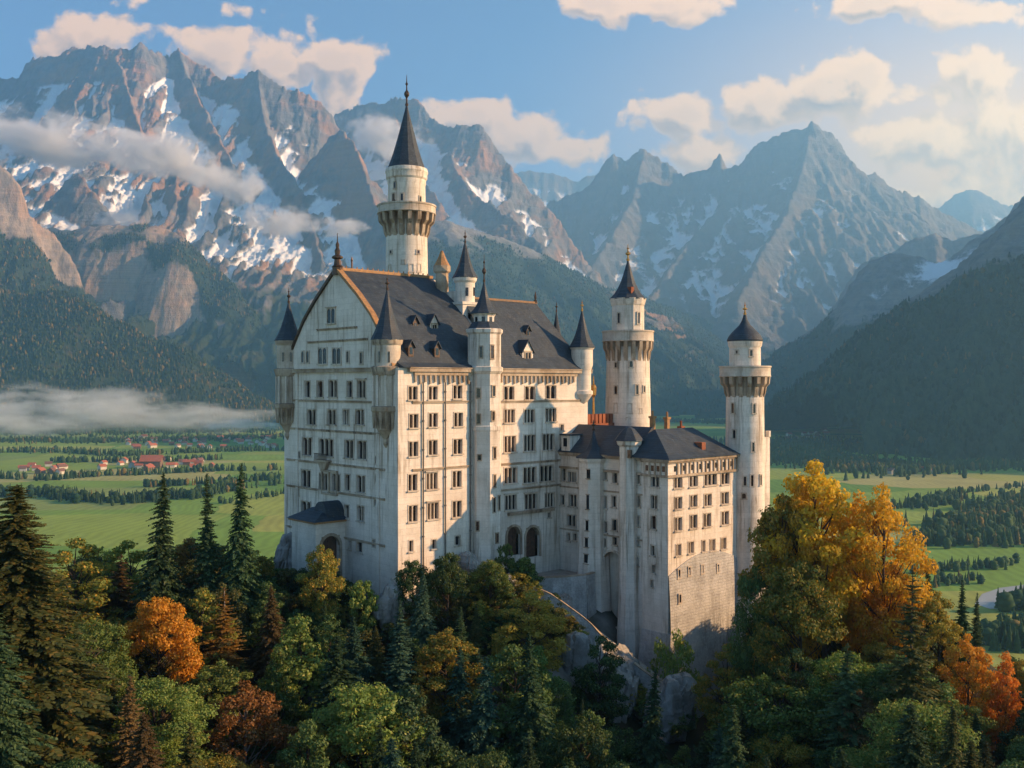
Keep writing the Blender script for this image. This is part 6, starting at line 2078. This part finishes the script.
def build_path():
    pts = [P(486, 578, 142.5), P(505, 583, 141.5), P(530, 589, 140.5), P(552, 598, 140), P(575, 615, 139.5), P(596, 632, 139.5), P(613, 647, 138.5), P(632, 662, 137), P(655, 680, 134.5), P(690, 704, 132)]
    fine = []
    for a, b in zip(pts, pts[1:]):
        for k in range(5): fine.append(a.lerp(b, k / 5))
    fine.append(pts[-1])
    for _ in range(3): fine = [fine[0]] + [(fine[i - 1] + fine[i] * 2 + fine[i + 1]) / 4 for i in range(1, len(fine) - 1)] + [fine[-1]]
    mb, wb, cb = MB(), MB(), MB()
    rows = []
    for i, p in enumerate(fine):
        d = (fine[min(i + 1, len(fine) - 1)] - fine[max(i - 1, 0)]); d.z = 0; d.normalize()
        n = Vector((d.y, -d.x, 0))      # towards the camera
        if n.y > 0: n = -n
        rows.append((p, n))
    for (p, n), (q, m) in zip(rows, rows[1:]):
        z0 = Vector((0, 0, 0))
        mb.poly([p + n * 0.9, q + m * 0.9, q - m * 1.5, p - n * 1.5])
        mb.poly([p - n * 1.5, q - m * 1.5, q - m * 2.2 + Vector((0, 0, -4)), p - n * 2.2 + Vector((0, 0, -4))])
        up, dn = Vector((0, 0, 0.75)), Vector((0, 0, -6))
        wb.poly([p + n * 0.9 + up, q + m * 0.9 + up, q + m * 0.9, p + n * 0.9])
        wb.poly([p + n * 1.25 + up, q + m * 1.25 + up, q + m * 1.75 + dn, p + n * 1.75 + dn])
        c0, c1 = Vector((0, 0, 0.75)), Vector((0, 0, 0.92))
        cb.hexa([p + n * 0.82 + c0, q + m * 0.82 + c0, q + m * 1.33 + c0, p + n * 1.33 + c0, p + n * 0.82 + c1, q + m * 0.82 + c1, q + m * 1.33 + c1, p + n * 1.33 + c1])
    gravel = mat_plain("pale_gravel", (0.42, 0.37, 0.31), (0.28, 0.25, 0.21), 0.95, scale=1.5, spec=0.1)
    tag(mb.build('path', gravel), kind='structure')
    r = random.Random(4)
    for i, (p, n) in enumerate(rows):
        for k in range(2):
            if r.random() < 0.55:
                q = p + n * r.uniform(1.8, 4.6)
                c = r.choice(['green', 'light green', 'dark green', 'yellow-green'])
                place_tree('shrub', c, q.x, q.y, p.z - r.uniform(2.2, 3.6) - (0.6 if k else 0), r.uniform(1.8, 3.0), 1.1, f'{c} bush growing on the rocks outside the path wall', 'bushes along the stepped path', cat='bush')
    w = wb.build('retaining_wall', M['base'])
    tag(w, 'low stone wall stepping down along the path below the terrace', 'wall')
    cb.build('coping', M['trim'], w)
    # terrace before the two doors
    line = [(17.6, -3.4), (19.5, -5.6), (22.0, -7.4), (24.5, -8.6), (27.0, -9.4), (29.2, -9.0)]
    zt = -29.0
    tb = MB()
    tb.poly([to_world(u, v, zt) for u, v in line] + [to_world(31.4, -7, zt), to_world(31.4, 0.3, zt), to_world(17.6, 0.3, zt)])
    tag(tb.build('terrace', gravel), kind='structure')
    wb, cb = MB(), MB()
    for (a, b), (c, d) in zip(line, line[1:]):
        P0, P1 = to_world(a, b), to_world(c, d)
        dd = (P1 - P0).normalized(); n = Vector((dd.y, -dd.x, 0))
        def z(v, h, o=0.0): return Vector((v.x, v.y, h)) + n * o
        wb.hexa([z(P0, -40, -0.2), z(P1, -40, -0.2), z(P1, -40, 0.8), z(P0, -40, 0.8), z(P0, zt + 0.9, -0.2), z(P1, zt + 0.9, -0.2), z(P1, zt + 0.9, 0.2), z(P0, zt + 0.9, 0.2)])
        cb.hexa([z(P0, zt + 0.9, -0.28), z(P1, zt + 0.9, -0.28), z(P1, zt + 0.9, 0.28), z(P0, zt + 0.9, 0.28), z(P0, zt + 1.08, -0.28), z(P1, zt + 1.08, -0.28), z(P1, zt + 1.08, 0.28), z(P0, zt + 1.08, 0.28)])
    w = wb.build('retaining_wall', M['base'])
    tag(w, 'tall curved stone wall holding up the terrace before the arched doors', 'wall')
    cb.build('coping', M['trim'], w)
build_path()

def build_village():
    r = random.Random(3)
    wallm = [mat_plain("village_plaster", (0.62, 0.57, 0.50), (0.50, 0.46, 0.40), 0.9, scale=0.3), mat_plain("village_timber", (0.24, 0.15, 0.09), (0.15, 0.10, 0.07), 0.9, scale=0.3)]
    roofm = [mat_plain("red_roof_tiles", (0.44, 0.12, 0.06), (0.32, 0.10, 0.055), 0.8, scale=0.4), mat_plain("brown_roof_tiles", (0.22, 0.10, 0.065), (0.15, 0.08, 0.06), 0.8, scale=0.4)]
    protos = {}
    for i in range(2):
        for j in range(2):
            b = MB(); b.box(-6, 6, -4.5, 4.5, -0.5, 5.2)
            b.prism([(-5.9, -4.5, 5.2), (-5.9, 4.5, 5.2), (-5.9, 0, 8.6)], (0.2, 0, 0)); b.prism([(5.7, -4.5, 5.2), (5.7, 4.5, 5.2), (5.7, 0, 8.6)], (0.2, 0, 0))
            h = b.build('house', wallm[i])
            f = MB()
            for sg in (-1, 1): f.prism([(-6.8, sg * 5.4, 4.75), (-6.8, 0, 8.85), (-6.8, 0, 9.25), (-6.8, sg * 5.4, 5.15)], (13.6, 0, 0))
            rf = f.build('roof', roofm[j], h)
            protos[i, j] = (h, rf)
    first = {}
    def house(px, py, label, group, s=1.0, ij=None, rz=None):
        d = -VALLEY * F / (py - 384)
        ij = ij or (0 if r.random() < 0.8 else 1, 0 if r.random() < 0.7 else 1)
        h, rf = protos[ij]
        if ij not in first: first[ij] = 1; o = h
        else:
            o = h.copy(); col.objects.link(o)
            c = rf.copy(); col.objects.link(c); c.parent = o
        o.location = ((px - 512) / F * d, d, VALLEY)
        o.rotation_euler = (0, 0, rz if rz is not None else r.choice((0.15, 1.6, 0.4, 1.2)) + r.gauss(0, 0.12))
        q = s * r.uniform(0.85, 1.25)
        o.scale = (q * r.uniform(0.9, 1.3), q, q)
        tag(o, label, 'house', group)
    house(152, 468, 'largest red roofed barn of the left valley, in front of the village', None, 3.2, (1, 0), 0.1)
    for n, x0, x1, y0, y1, lab, grp in (
            (12, 18, 68, 464, 474, 'small red roofed house of the hamlet at the left picture edge', 'houses of the hamlet by the left edge'),
            (26, 98, 215, 461, 471, 'small red roofed house beside the big barn in the left valley', 'houses around the big barn'),
            (52, 125, 278, 437, 449, 'tiny red roofed house of the far village left of the palace', 'houses of the far village left of the palace'),
            (16, 786, 826, 432, 441, 'tiny pale house of the far village right of the end tower', 'houses of the far village right of the end tower'),
            (4, 890, 935, 468, 474, 'tiny house at the wood edge on the right valley floor', 'houses at the wood edge on the right')):
        for k in range(n):
            house(r.uniform(x0, x1), y0 + (y1 - y0) * r.random() ** 0.8, lab, grp, 1.2 if n != 16 else 1.3)
build_village()

def mat_cloud(name, dens, seed, scale=1.6, thr=0.42, color=(1, 1, 1)):
    m = bpy.data.materials.new(name)
    m.use_nodes = True
    t = NT(m.node_tree)
    t.t.nodes.clear()
    o = t.n('ShaderNodeTexCoord').outputs['Object']
    ln = t.vmath('LENGTH', o)
    fall = t.math('SUBTRACT', 1.0, ln)
    oi = t.n('ShaderNodeObjectInfo')
    off = t.n('ShaderNodeCombineXYZ'); t.l(t.math('MULTIPLY', oi.outputs['Random'], 30.0), off.inputs[0])
    n = t.noise(t.vmath('ADD', t.scale(o, (1.6, 1.0, 1.0)), off.outputs[0]), scale, 6.0, 0.62, 0.3)
    d = t.math('MULTIPLY_ADD', t.math('SUBTRACT', n, 0.5), 2.2, t.math('SUBTRACT', fall, thr))
    d = t.math('MULTIPLY', t.smooth(d, 0.0, 0.5), dens)
    d = t.math('MULTIPLY', d, t.smooth(fall, 0.0, 0.2))
    pv = t.n('ShaderNodeVolumePrincipled')
    pv.inputs['Color'].default_value = (*color, 1)
    pv.inputs['Anisotropy'].default_value = 0.3
    t.l(d, pv.inputs['Density'])
    t.l(pv.outputs[0], t.n('ShaderNodeOutputMaterial').inputs['Volume'])
    return m

def build_low_clouds():
    bm = bmesh.new(); bmesh.ops.create_icosphere(bm, subdivisions=2, radius=1.08)
    def puff(name, mat, px, py, Y, wx, wz, dy, tilt, label, cat):
        me = bpy.data.meshes.new(name); bm.to_mesh(me); me.materials.append(mat)
        o = link(name, me)
        o.location = P(px, py, Y)
        o.scale = (wx * Y / F, dy, wz * Y / F)
        o.rotation_euler = (0, R(tilt), 0)
        if label: tag(o, label, cat, 'low clouds hanging before the massif')
        else: tag(o, kind='stuff')
    c1 = mat_cloud("low_cloud", 0.017, 1)
    puff('cloud', c1, 40, 138, 6300, 125, 44, 420, 8, 'long low cloud across the massif, its widest part at the left edge', 'cloud')
    puff('cloud', c1, 150, 152, 6350, 110, 40, 400, 10, 'middle stretch of the long low cloud across the massif', 'cloud')
    puff('cloud', c1, 222, 178, 6400, 70, 32, 300, 20, 'thin right tail of the long low cloud across the massif', 'cloud')
    puff('cloud', c1, 282, 222, 6250, 66, 28, 260, 8, 'small lit cloud low on the snowy flank left of the gable finial', 'cloud')
    puff('cloud', c1, 340, 228, 6250, 44, 17, 220, -6, 'smallest cloud strip just above the palace gable', 'cloud')
    puff('cloud', c1, 120, 218, 6350, 45, 15, 200, 0, 'faint cloud wisp above the wooded cliffs', 'cloud')
    puff('cloud', c1, 380, 138, 9100, 70, 36, 300, 12, 'cloud lying in the gap left of the tall tower spire', 'cloud')
    mist = mat_cloud("valley_mist", 0.0085, 2, 2.0, 0.40)
    for px, py, Y, wx, wz, dy in ((60, 411, 3250, 190, 38, 240), (190, 418, 3300, 150, 24, 200), (-50, 408, 3200, 150, 36, 220), (110, 402, 3350, 90, 26, 160), (235, 424, 3150, 90, 12, 160), (20, 424, 3050, 130, 18, 160), (985, 348, 3150, 70, 34, 110), (930, 330, 4300, 70, 30, 150)):
        puff('mist', mist, px, py, Y, wx, wz, dy, -6 if px > 900 else 0, None, None)
    bm.free()
build_low_clouds()
